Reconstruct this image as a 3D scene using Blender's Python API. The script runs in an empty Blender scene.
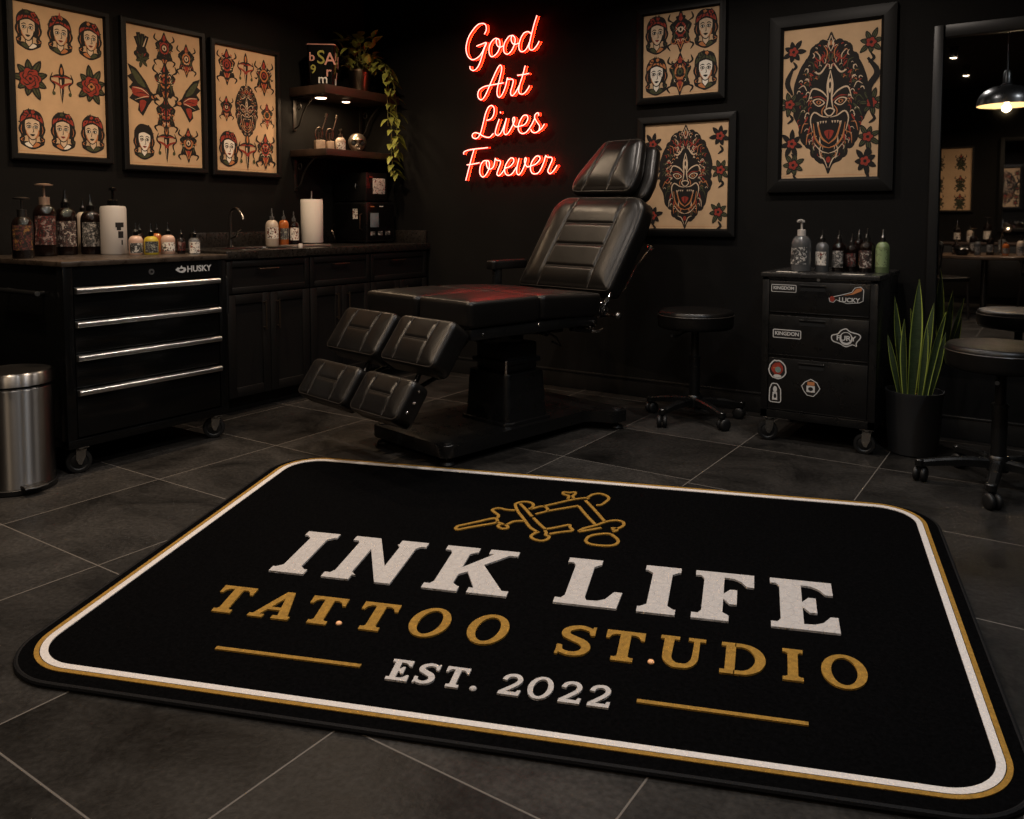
import bpy, bmesh, math, random
import numpy as np
from mathutils import Vector, Matrix
R = math.radians
PI = math.pi
scene = bpy.context.scene
COL = scene.collection

# ------------------------------------------------------------------ camera
cam_d = bpy.data.cameras.new('camera')
cam_d.sensor_width = 36.0
cam_d.lens = 28.97
cam_d.shift_y = -0.1367
cam_d.clip_start = 0.02
cam = bpy.data.objects.new('camera', cam_d)
cam.location = (0, 0, 1.15)
cam.rotation_euler = (R(90 - 3.666), 0, R(33.828))
COL.objects.link(cam)
scene.camera = cam

# ------------------------------------------------------------------ world and exposure
world = bpy.data.worlds.new('world')
scene.world = world
world.use_nodes = True
world.node_tree.nodes['Background'].inputs[0].default_value = (1.0, 0.93, 0.85, 1)
world.node_tree.nodes['Background'].inputs[1].default_value = 0.004
scene.view_settings.view_transform = 'Standard'
scene.view_settings.look = 'None'
scene.view_settings.gamma = 1.0
scene.view_settings.use_curve_mapping = False
scene.view_settings.exposure = 0.0

# ------------------------------------------------------------------ ceiling lamps (x, y, watts, colour, spot cone)
WARM = (1.0, 0.74, 0.5)
SOFT = (1.0, 0.87, 0.76)
COOL = (1.0, 0.95, 0.92)
ICE = (0.88, 0.94, 1.0)
LAMPS = [
    (-1.02, -1.50, 24, WARM), (-1.02, -0.20, 2, SOFT), (-1.02, 1.10, 12.5, COOL), (-1.02, 2.40, 9.5, COOL), (0.35, 2.30, 18, ICE), (0.1, -2.30, 16, WARM),  # ICE and last WARM: unseen, added to brighten right floor and mirrored room
    (-2.55, -0.20, 2.5, SOFT), (-2.55, 1.10, 9, SOFT), (-2.55, 2.40, 11, SOFT),
    (-3.55, 1.30, 17, WARM), (-3.55, 2.45, 16, WARM), (-3.72, 3.72, 15, WARM),
    (-1.95, 3.75, 12, SOFT), (-1.02, 3.85, 11, SOFT),
]
CEIL = 2.9

# ------------------------------------------------------------------ material helper
MATS = {}
def mat(name, color, rough=0.5, metal=0.0, spec=0.5, bump=0.0, bscale=200.0, var=0.0, vscale=6.0,
        emit=None, estr=0.0, trans=0.0, coat=0.0, rvar=0.0, stretch=None):
    if name in MATS: return MATS[name]
    m = bpy.data.materials.new(name)
    m.use_nodes = True
    nt = m.node_tree; N = nt.nodes; L = nt.links
    b = N['Principled BSDF']
    b.inputs['Base Color'].default_value = (*color, 1)
    b.inputs['Roughness'].default_value = rough
    b.inputs['Metallic'].default_value = metal
    b.inputs['Specular IOR Level'].default_value = spec
    b.inputs['Transmission Weight'].default_value = trans
    b.inputs['Coat Weight'].default_value = coat
    if emit:
        b.inputs['Emission Color'].default_value = (*emit, 1)
        b.inputs['Emission Strength'].default_value = estr
    if bump or var or rvar:
        tc = N.new('ShaderNodeTexCoord')
        src = tc.outputs['Object']
        if stretch:
            mp = N.new('ShaderNodeMapping'); mp.inputs['Scale'].default_value = stretch
            L.new(src, mp.inputs['Vector']); src = mp.outputs['Vector']
    if bump:
        n = N.new('ShaderNodeTexNoise'); n.inputs['Scale'].default_value = bscale; n.inputs['Detail'].default_value = 3
        L.new(src, n.inputs['Vector'])
        bp = N.new('ShaderNodeBump'); bp.inputs['Strength'].default_value = bump; bp.inputs['Distance'].default_value = 0.002
        L.new(n.outputs['Fac'], bp.inputs['Height']); L.new(bp.outputs['Normal'], b.inputs['Normal'])
    if var or rvar:
        n = N.new('ShaderNodeTexNoise'); n.inputs['Scale'].default_value = vscale; n.inputs['Detail'].default_value = 6
        n.inputs['Roughness'].default_value = 0.65
        L.new(src, n.inputs['Vector'])
        if var:
            r = N.new('ShaderNodeValToRGB')
            r.color_ramp.elements[0].position = 0.3; r.color_ramp.elements[1].position = 0.72
            r.color_ramp.elements[0].color = (*[c * (1 - var) for c in color], 1)
            r.color_ramp.elements[1].color = (*[min(1, c * (1 + var)) for c in color], 1)
            L.new(n.outputs['Fac'], r.inputs['Fac']); L.new(r.outputs['Color'], b.inputs['Base Color'])
        if rvar:
            mr = N.new('ShaderNodeMapRange')
            mr.inputs['From Min'].default_value = 0.3; mr.inputs['From Max'].default_value = 0.7
            mr.inputs['To Min'].default_value = max(0.03, rough - rvar); mr.inputs['To Max'].default_value = min(1, rough + rvar)
            L.new(n.outputs['Fac'], mr.inputs['Value']); L.new(mr.outputs['Result'], b.inputs['Roughness'])
    MATS[name] = m
    return m

def label_mat(name, seed, c1=(0.6, 0.53, 0.45), c2=(0.012, 0.011, 0.01), c3=(0.35, 0.06, 0.03), scale=60.0, thr=0.55):
    """printed label: blotchy lettering-like marks on a ground"""
    m = bpy.data.materials.new(name); m.use_nodes = True
    nt = m.node_tree; N = nt.nodes; L = nt.links; b = N['Principled BSDF']
    tc = N.new('ShaderNodeTexCoord'); mp = N.new('ShaderNodeMapping')
    mp.inputs['Location'].default_value = (seed * 1.7, seed * 2.3, seed * 0.9)
    mp.inputs['Scale'].default_value = (1, 1, 1.0)
    L.new(tc.outputs['Object'], mp.inputs['Vector'])
    n = N.new('ShaderNodeTexNoise'); n.inputs['Scale'].default_value = scale; n.inputs['Detail'].default_value = 2.5
    n.inputs['Distortion'].default_value = 1.6
    L.new(mp.outputs['Vector'], n.inputs['Vector'])
    r = N.new('ShaderNodeValToRGB'); r.color_ramp.interpolation = 'CONSTANT'
    e = r.color_ramp.elements
    e[0].position = 0.0; e[0].color = (*c2, 1)
    e[1].position = thr; e[1].color = (*c1, 1)
    k = e.new(thr - 0.13); k.color = (*c3, 1)
    k = e.new(thr - 0.08); k.color = (*c2, 1)
    L.new(n.outputs['Fac'], r.inputs['Fac']); L.new(r.outputs['Color'], b.inputs['Base Color'])
    b.inputs['Roughness'].default_value = 0.4
    MATS[name] = m
    return m

# ------------------------------------------------------------------ mesh builder
class MB:
    def __init__(s):
        s.bm = bmesh.new(); s.mi = 0
    def merge(s, t, M=None):
        if M is not None: t.transform(M)
        mp = [s.bm.verts.new(v.co) for v in t.verts]
        t.verts.index_update()
        for f in t.faces:
            try:
                g = s.bm.faces.new([mp[v.index] for v in f.verts]); g.material_index = s.mi
            except ValueError: pass
        t.free()
        return s
    def raw(s, verts, faces, M=None):
        vs = [s.bm.verts.new((M @ Vector(v)) if M is not None else Vector(v)) for v in verts]
        for f in faces:
            try:
                g = s.bm.faces.new([vs[i] for i in f]); g.material_index = s.mi
            except ValueError: pass
        return s
    def box(s, x0, x1, y0, y1, z0, z1, bev=0.0, seg=2, M=None):
        t = bmesh.new()
        vs = [t.verts.new(p) for p in ((x0,y0,z0),(x1,y0,z0),(x1,y1,z0),(x0,y1,z0),(x0,y0,z1),(x1,y0,z1),(x1,y1,z1),(x0,y1,z1))]
        for f in ((3,2,1,0),(4,5,6,7),(0,1,5,4),(1,2,6,5),(2,3,7,6),(3,0,4,7)): t.faces.new([vs[i] for i in f])
        if bev: bmesh.ops.bevel(t, geom=t.edges[:], offset=bev, segments=seg, profile=0.5, affect='EDGES')
        return s.merge(t, M)
    def prism(s, poly, z0, z1, bev=0.0, seg=2, M=None):
        t = bmesh.new()
        lo = [t.verts.new((p[0], p[1], z0)) for p in poly]; hi = [t.verts.new((p[0], p[1], z1)) for p in poly]
        n = len(poly)
        t.faces.new(lo[::-1]); top = t.faces.new(hi)
        for i in range(n): t.faces.new([lo[i], lo[(i+1)%n], hi[(i+1)%n], hi[i]])
        if bev: bmesh.ops.bevel(t, geom=list(top.edges), offset=bev, segments=seg, profile=0.5, affect='EDGES')
        bmesh.ops.recalc_face_normals(t, faces=t.faces[:])
        return s.merge(t, M)
    def strip(s, L_, R_, z0, z1, closed=False, M=None):
        """solid band between two polylines"""
        n = len(L_)
        v = [(p[0],p[1],z0) for p in L_] + [(p[0],p[1],z0) for p in R_] + [(p[0],p[1],z1) for p in L_] + [(p[0],p[1],z1) for p in R_]
        f = []
        rng = range(n if closed else n-1)
        for i in rng:
            j = (i+1) % n
            f += [(2*n+i,2*n+j,3*n+j,3*n+i)[::-1], (i,j,n+j,n+i), (i,2*n+i,2*n+j,j)[::-1], (n+i,n+j,3*n+j,3*n+i)]
        if not closed:
            f += [(0,n,3*n,2*n), (n-1,3*n-1,4*n-1,2*n-1)]
        return s.raw(v, f, M)
    def lathe(s, prof, seg=32, M=None, a0=0.0, a1=2*PI, sy=1.0):
        full = abs(a1 - a0 - 2*PI) < 1e-6
        k = seg if full else seg + 1
        v = []; f = []; idx = []
        for (r, z) in prof:
            if r < 1e-6 and full:
                idx.append([len(v)]*k); v.append((0,0,z))
            else:
                idx.append(list(range(len(v), len(v)+k)))
                for i in range(k):
                    a = a0 + (a1-a0)*i/seg
                    v.append((r*math.cos(a), r*math.sin(a)*sy, z))
        for a, b in zip(idx[:-1], idx[1:]):
            for i in range(seg):
                j = (i+1) % k
                q = [a[i], a[j], b[j], b[i]]
                q2 = []
                for t in q:
                    if t not in q2: q2.append(t)
                if len(q2) > 2: f.append(q2)
        return s.raw(v, f, M)
    def cyl(s, p0, p1, r0, r1=None, seg=20, bev=0.0):
        r1 = r0 if r1 is None else r1
        p0 = Vector(p0); p1 = Vector(p1); d = p1-p0; h = d.length
        M = Matrix.Translation(p0) @ d.to_track_quat('Z', 'Y').to_matrix().to_4x4()
        b = min(bev, h*0.45, r0*0.9, r1*0.9)
        prof = [(0,0),(r0-b,0),(r0,b),(r1,h-b),(r1-b,h),(0,h)] if b > 0 else [(0,0),(r0,0),(r1,h),(0,h)]
        return s.lathe(prof, seg, M)
    def sphere(s, c, r, seg=16, sc=(1,1,1)):
        t = bmesh.new()
        bmesh.ops.create_uvsphere(t, u_segments=seg, v_segments=max(6, seg//2+2), radius=1)
        M = Matrix.Translation(c) @ Matrix.Diagonal((r*sc[0], r*sc[1], r*sc[2], 1))
        return s.merge(t, M)
    def tube(s, pts, r, seg=8, closed=False, M=None):
        pts = [Vector(p) for p in pts]; n = len(pts)
        rs = r if isinstance(r, (list, tuple)) else [r]*n
        tg = []
        for i in range(n):
            a = pts[(i-1) % n] if (closed or i > 0) else pts[i]
            b = pts[(i+1) % n] if (closed or i < n-1) else pts[i]
            tg.append((b-a).normalized())
        up = Vector((0,0,1)) if abs(tg[0].z) < 0.9 else Vector((1,0,0))
        nrm = tg[0].cross(up).normalized()
        v = []; f = []
        for i in range(n):
            nrm = nrm - tg[i]*nrm.dot(tg[i])
            nrm = nrm.normalized() if nrm.length > 1e-6 else tg[i].orthogonal().normalized()
            bn = tg[i].cross(nrm)
            for k in range(seg):
                a = 2*PI*k/seg
                v.append(pts[i] + (nrm*math.cos(a) + bn*math.sin(a))*rs[i])
        for i in range(n if closed else n-1):
            j = (i+1) % n
            for k in range(seg):
                f.append((i*seg+k, i*seg+(k+1)%seg, j*seg+(k+1)%seg, j*seg+k))
        if not closed:
            f.append(tuple(range(seg))[::-1]); f.append(tuple((n-1)*seg+k for k in range(seg)))
        return s.raw(v, f, M)
    def build(s, name, mats, parent=None, smooth=40, loc=None, kind=None):
        me = bpy.data.meshes.new(name)
        bmesh.ops.recalc_face_normals(s.bm, faces=s.bm.faces[:]) if s.bm.faces and not getattr(s, 'keep', False) else None
        s.bm.to_mesh(me); s.bm.free()
        for m in (mats if isinstance(mats, (list, tuple)) else [mats]): me.materials.append(m)
        if smooth:
            me.shade_smooth(); me.set_sharp_from_angle(angle=R(smooth))
        o = bpy.data.objects.new(name, me); COL.objects.link(o)
        if parent is not None: o.parent = parent
        if loc: o.location = loc
        if kind: o['kind'] = kind
        return o

def tag(o, label, cat, group=None):
    o['label'] = label; o['category'] = cat
    if group: o['group'] = group
    return o
def thing(name, label, cat, loc=(0,0,0), rz=0.0, group=None):
    o = bpy.data.objects.new(name, None); COL.objects.link(o)
    o.empty_display_size = 0.1
    o.location = loc; o.rotation_euler = (0,0,rz)
    return tag(o, label, cat, group)
def dup(root, loc, rz, label, group=None):
    """a thing, its parts and sub-parts again, sharing meshes"""
    def rec(o, parent):
        c = o.copy(); COL.objects.link(c)
        if parent is not None: c.parent = parent
        for ch in [x for x in KIDS.get(o.name, [])]: rec(ch, c)
        return c
    KIDS = {}
    for x in bpy.data.objects:
        if x.parent: KIDS.setdefault(x.parent.name, []).append(x)
    r = rec(root, None)
    r.location = loc; r.rotation_euler = (0,0,rz); r['label'] = label
    if group: r['group'] = group
    return r

# ------------------------------------------------------------------ 2-D helpers
def cr(pts, sub=6, closed=False):
    """Catmull-Rom through 2-D or 3-D points"""
    P = [Vector(p) for p in pts]; n = len(P); out = []
    for i in range(n if closed else n-1):
        p1 = P[i]; p2 = P[(i+1) % n]
        p0 = P[(i-1) % n] if (closed or i > 0) else p1*2-p2
        p3 = P[(i+2) % n] if (closed or i < n-2) else p2*2-p1
        for k in range(sub):
            t = k/sub
            out.append(0.5*((2*p1) + (p2-p0)*t + (2*p0-5*p1+4*p2-p3)*t*t + (3*p1-p0-3*p2+p3)*t**3))
    if not closed: out.append(P[-1])
    return out
def roundpoly(pts, rad, seg=8):
    """polygon with rounded corners; rad is a number or a list"""
    n = len(pts); out = []
    for i in range(n):
        p = Vector(pts[i][:2]); a = Vector(pts[i-1][:2]); b = Vector(pts[(i+1) % n][:2])
        r = rad[i] if isinstance(rad, (list, tuple)) else rad
        u = (a-p); v = (b-p); lu, lv = u.length, v.length; u.normalize(); v.normalize()
        ang = math.acos(max(-1, min(1, u.dot(v))))
        t = min(r/math.tan(ang/2), lu*0.49, lv*0.49); r = t*math.tan(ang/2)
        bis = (u+v).normalized(); c = p + bis*(r/math.sin(ang/2))
        s = p+u*t-c; e = p+v*t-c
        a0 = math.atan2(s.y, s.x); a1 = math.atan2(e.y, e.x); d = a1-a0
        while d > PI: d -= 2*PI
        while d < -PI: d += 2*PI
        for k in range(seg+1):
            a = a0+d*k/seg
            out.append(Vector((c.x+r*math.cos(a), c.y+r*math.sin(a))))
    return out
def rect(x0, x1, y0, y1): return [(x0,y0),(x1,y0),(x1,y1),(x0,y1)]
def offset(poly, d):
    """inset (d>0) a counter-clockwise polygon along its vertex normals"""
    n = len(poly); out = []
    for i in range(n):
        a = Vector(poly[i-1][:2]); p = Vector(poly[i][:2]); b = Vector(poly[(i+1) % n][:2])
        e1 = p-a; e2 = b-p
        if e1.length < 1e-9: e1 = e2
        if e2.length < 1e-9: e2 = e1
        n1 = Vector((-e1.y, e1.x)).normalized(); n2 = Vector((-e2.y, e2.x)).normalized()
        m = (n1+n2); m = m/max(0.3, (m.length_squared/2)) if m.length > 1e-6 else n1
        out.append(p+m*d)
    return out
def resample(poly, n):
    P = [Vector(p[:2]) for p in poly]; P.append(P[0])
    L = [0]
    for a, b in zip(P[:-1], P[1:]): L.append(L[-1]+(b-a).length)
    out = []; j = 0
    for i in range(n):
        t = L[-1]*i/n
        while L[j+1] < t: j += 1
        f = (t-L[j])/max(1e-9, L[j+1]-L[j]); out.append(P[j].lerp(P[j+1], f))
    return out

def cushion(mb, poly, th, edge, M=None, seams=(), puff=0.012, nper=140, nr=34, groove=0.006, gw=0.009):
    """upholstered pad: poly is its outline, the top face at z=0 and the underside at -th; seams = list of 2-D polylines pressed in"""
    P = resample(poly, nper); c = sum(P, Vector((0,0)))/nper
    def dseg(p, a, b):
        ab = b-a; t = max(0, min(1, (p-a).dot(ab)/max(1e-9, ab.length_squared)))
        return (p-a-ab*t).length
    S = []
    for s in seams:
        q = [Vector(x[:2]) for x in s]; S += list(zip(q[:-1], q[1:]))
    Q = offset(P, edge)
    v = []; f = []
    rings = []
    low = offset(P, edge*0.5)
    def ring(pp, z): 
        rings.append(len(v)); v.extend([(p[0], p[1], z if not callable(z) else z(p)) for p in pp])
    ring(low, -th)
    ring([p.lerp(q, 0.12) for p, q in zip(P, Q)], -th+edge*0.25)
    ring(P, -th+edge*0.7)
    ring(P, -edge*1.05)
    for k in range(1, 6):
        a = PI/2*k/5
        ring([p.lerp(q, 1-math.cos(a)) for p, q in zip(P, Q)], -edge*1.0+edge*math.sin(a) - 0.0)
    B = resample(Q, 700); BA = np.array([(b.x, b.y) for b in B]); step = np.linalg.norm(BA-np.roll(BA, 1, 0), axis=1).mean()
    def soft(P_):
        A = np.array([(p.x, p.y) for p in P_]); D = ((A[:, None, :]-BA[None])**2).sum(2)
        return np.sqrt(2/np.maximum(1e-9, (step/np.maximum(D, 4e-6)**1.5).sum(1)))
    def top(p, rho, dd=1.0):
        d_ = min(1.0, dd/0.085)
        z = puff*d_*(2-d_)
        p = Vector(p)
        if S:
            d = min(dseg(p, a, b) for a, b in S)
            z -= groove*math.exp(-(d/gw)**2)*min(1, (1-rho)*8)
        return z
    for k in range(1, nr):
        rho = 1-k/nr
        rings.append(len(v)); pp = [c+(q-c)*rho for q in Q]; v.extend([(p.x, p.y, top(p, rho, s_)) for p, s_ in zip(pp, soft(pp))])
    ci = len(v); v.append((c.x, c.y, top(c, 0)))
    for a, b in zip(rings[:-1], rings[1:]):
        for i in range(nper): f.append((a+i, a+(i+1)%nper, b+(i+1)%nper, b+i))
    for i in range(nper): f.append((rings[-1]+i, rings[-1]+(i+1)%nper, ci))
    f.append(tuple(range(nper))[::-1])
    mb.raw(v, f, M)
    mb.zf = lambda p: top(p, 0.5, soft([p])[0])
    return mb
def piping(mb, poly, inset, z, r, M=None, nper=120):
    P = offset(resample(poly, nper), inset)
    return mb.tube([(p.x, p.y, z) for p in P], r, 6, True, M)

def text_mb(mb, body, size, M, depth=0.0006, bold=0.0, shear=0.0, space=1.0, sx=1.0):
    cu = bpy.data.curves.new('lettering', 'FONT'); cu.body = body; cu.size = size; cu.extrude = depth
    cu.offset = bold; cu.shear = shear; cu.space_character = space; cu.align_x = 'CENTER'; cu.align_y = 'CENTER'
    cu.resolution_u = 3
    o = bpy.data.objects.new('lettering', cu); COL.objects.link(o)
    bpy.context.view_layer.update()
    me = bpy.data.meshes.new_from_object(o.evaluated_get(bpy.context.evaluated_depsgraph_get()))
    t = bmesh.new(); t.from_mesh(me)
    if sx != 1: t.transform(Matrix.Diagonal((sx,1,1,1)))
    bpy.data.objects.remove(o); bpy.data.curves.remove(cu); bpy.data.meshes.remove(me)
    return mb.merge(t, M)
# a flat drawing frame: x to the right, y up the wall, z out of the wall (outward is local -Y)
FACE = Matrix(((1,0,0,0),(0,0,-1,0),(0,1,0,0),(0,0,0,1)))

# ------------------------------------------------------------------ materials
M_wall = mat('black_wall_paint', (0.0056,0.0052,0.0048), 0.75, spec=0.1, bump=0.25, bscale=90, var=0.2, vscale=3)
M_ceil = mat('black_ceiling_paint', (0.012,0.012,0.012), 0.8, spec=0.2)
M_trim = mat('black_satin_trim', (0.012,0.0115,0.011), 0.3, spec=0.5)
M_frame = mat('black_frame_wood', (0.0048,0.0045,0.0042), 0.5, spec=0.2, bump=0.08, bscale=60)
M_leather = mat('black_leather', (0.0045,0.004,0.0036), 0.33, spec=0.33, bump=0.15, bscale=420, rvar=0.05, vscale=9)
M_stitch = mat('leather_seam_highlight', (0.028,0.023,0.019), 0.38)  # paler than the leather; puts a highlight into seams and piping
M_blackmetal = mat('black_powder_coat', (0.0045,0.0045,0.0045), 0.3, spec=0.5, rvar=0.06, vscale=14)
M_gloss = mat('black_gloss_enamel', (0.003,0.003,0.003), 0.2, spec=0.35)
M_plastic = mat('black_plastic', (0.006,0.006,0.006), 0.42, spec=0.4)
M_rubber = mat('black_rubber', (0.006,0.006,0.006), 0.5, spec=0.4)
M_chrome = mat('chrome', (0.7,0.68,0.66), 0.14, 1.0)
M_alu = mat('brushed_aluminium', (0.85,0.84,0.83), 0.28, 1.0, bump=0.05, bscale=40, stretch=(1,1,60))
M_steel = mat('brushed_steel', (0.27,0.265,0.26), 0.36, 1.0)
_n = M_steel.node_tree; _t = _n.nodes.new('ShaderNodeTangent'); _t.direction_type = 'RADIAL'; _t.axis = 'Z'
_b = _n.nodes['Principled BSDF']; _b.inputs['Anisotropic'].default_value = 0.97; _b.inputs['Anisotropic Rotation'].default_value = 0.25; _n.links.new(_t.outputs[0], _b.inputs['Tangent'])
M_darksteel = mat('dark_steel', (0.16,0.15,0.14), 0.3, 1.0)
M_cab = mat('black_cabinet_paint', (0.0058,0.0053,0.0049), 0.45, spec=0.3, bump=0.06, bscale=120)
M_counter = mat('dark_stone_worktop', (0.013,0.0108,0.009), 0.3, spec=0.5, var=0.4, vscale=60, rvar=0.1)
M_bronze = mat('dark_bronze', (0.13,0.1,0.075), 0.36, 1.0)
M_paper = mat('aged_tan_paper', (0.5,0.335,0.195), 0.75, spec=0.2, var=0.13, vscale=5)
M_ink = mat('printed_black_ink', (0.014,0.012,0.011), 0.7, spec=0.2)
M_red = mat('printed_red_ink', (0.26,0.035,0.022), 0.7, spec=0.2, var=0.35, vscale=60)
M_green = mat('printed_green_ink', (0.055,0.06,0.028), 0.7, spec=0.2, var=0.3, vscale=60)
M_skin = mat('printed_flesh_ink', (0.56,0.42,0.29), 0.7, spec=0.2, var=0.12, vscale=40)
M_white = mat('printed_white_ink', (0.7,0.64,0.55), 0.7, spec=0.2)
M_orange = mat('printed_orange_ink', (0.42,0.16,0.06), 0.7, spec=0.2)
ART = [M_ink, M_red, M_green, M_skin, M_white, M_orange]
M_white_plastic = mat('white_plastic', (0.45,0.41,0.37), 0.4)
M_towel = mat('white_paper_towel', (0.66,0.6,0.53), 0.9, spec=0.1, bump=0.5, bscale=160)
M_darkglass = mat('dark_brown_bottle', (0.006,0.0032,0.0024), 0.1, spec=0.5)
M_wood = mat('dark_walnut', (0.035,0.02,0.0135), 0.42, bump=0.1, bscale=30, var=0.4, vscale=14, stretch=(1,0.08,1))
M_soil = mat('potting_soil', (0.035,0.022,0.014), 0.95, bump=0.8, bscale=120)
M_leaf = mat('snake_plant_leaf', (0.026,0.042,0.016), 0.42, var=0.45, vscale=30, stretch=(1,1,4))
M_leafedge = mat('snake_plant_edge', (0.3,0.36,0.06), 0.42)
M_pothos = mat('pothos_leaf', (0.21,0.225,0.045), 0.42, var=0.45, vscale=30)
M_stem = mat('pothos_stem', (0.12,0.12,0.03), 0.5)
M_neon = mat('neon_core', (1,0.4,0.3), 0.4, emit=(1.0,0.43,0.36), estr=2.3)
M_neonred = mat('neon_red_channel', (0.3,0.004,0.002), 0.9, spec=0.0, emit=(1.0,0.01,0.003), estr=0.6)
M_neonhalo = mat('neon_added_halo', (0.5,0.02,0.01), 0.4, emit=(1.0,0.02,0.004), estr=20.0)  # emitter added behind the letters to throw a red halo on the wall
M_bulb = mat('lamp_glow', (1,0.9,0.75), 0.4, emit=(1.0,0.8,0.55), estr=14.0)
M_puck = mat('warm_led_glow', (1,0.9,0.75), 0.4, emit=(1.0,0.72,0.45), estr=9.0)
M_gold = mat('gold_yarn', (0.25,0.135,0.02), 0.75, spec=0.2, bump=0.9, bscale=210, var=0.3, vscale=70)
M_yarn = mat('off_white_yarn', (0.4,0.375,0.36), 0.85, spec=0.12, bump=0.9, bscale=190, var=0.1, vscale=60)
def cracks(m, scale, depth):
    nt = m.node_tree; N = nt.nodes; L = nt.links; bp = [n for n in N if n.type == 'BUMP'][0]
    v = N.new('ShaderNodeTexVoronoi'); v.feature = 'DISTANCE_TO_EDGE'; v.inputs['Scale'].default_value = scale
    tc = [n for n in N if n.type == 'TEX_COORD'][0]; L.new(tc.outputs['Object'], v.inputs['Vector'])
    mr = N.new('ShaderNodeMapRange'); mr.inputs['From Max'].default_value = 0.09; L.new(v.outputs['Distance'], mr.inputs['Value'])
    b2 = N.new('ShaderNodeBump'); b2.inputs['Strength'].default_value = depth; b2.inputs['Distance'].default_value = 0.004
    L.new(mr.outputs[0], b2.inputs['Height']); L.new(bp.outputs[0], b2.inputs['Normal'])
    L.new(b2.outputs[0], N['Principled BSDF'].inputs['Normal'])
cracks(M_yarn, 30, 0.4)
M_cord = mat('white_border_cord', (0.55,0.515,0.49), 0.85, spec=0.12, bump=1.0, bscale=150, var=0.12, vscale=120)
M_pile = mat('black_carpet_pile', (0.0014,0.0014,0.0016), 0.95, spec=0.02, bump=1.0, bscale=130, var=0.6, vscale=90)
M_bind = mat('black_rug_binding', (0.004,0.004,0.0045), 0.7, spec=0.12, bump=0.6, bscale=150)

# ================================================================== ROOM
LX, BY, RX, FY = -4.6, 4.79, 2.4, -3.3
def struct(name, mb, m, **k):
    o = mb.build(name, m, **k); o['kind'] = 'structure'; return o

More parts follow.
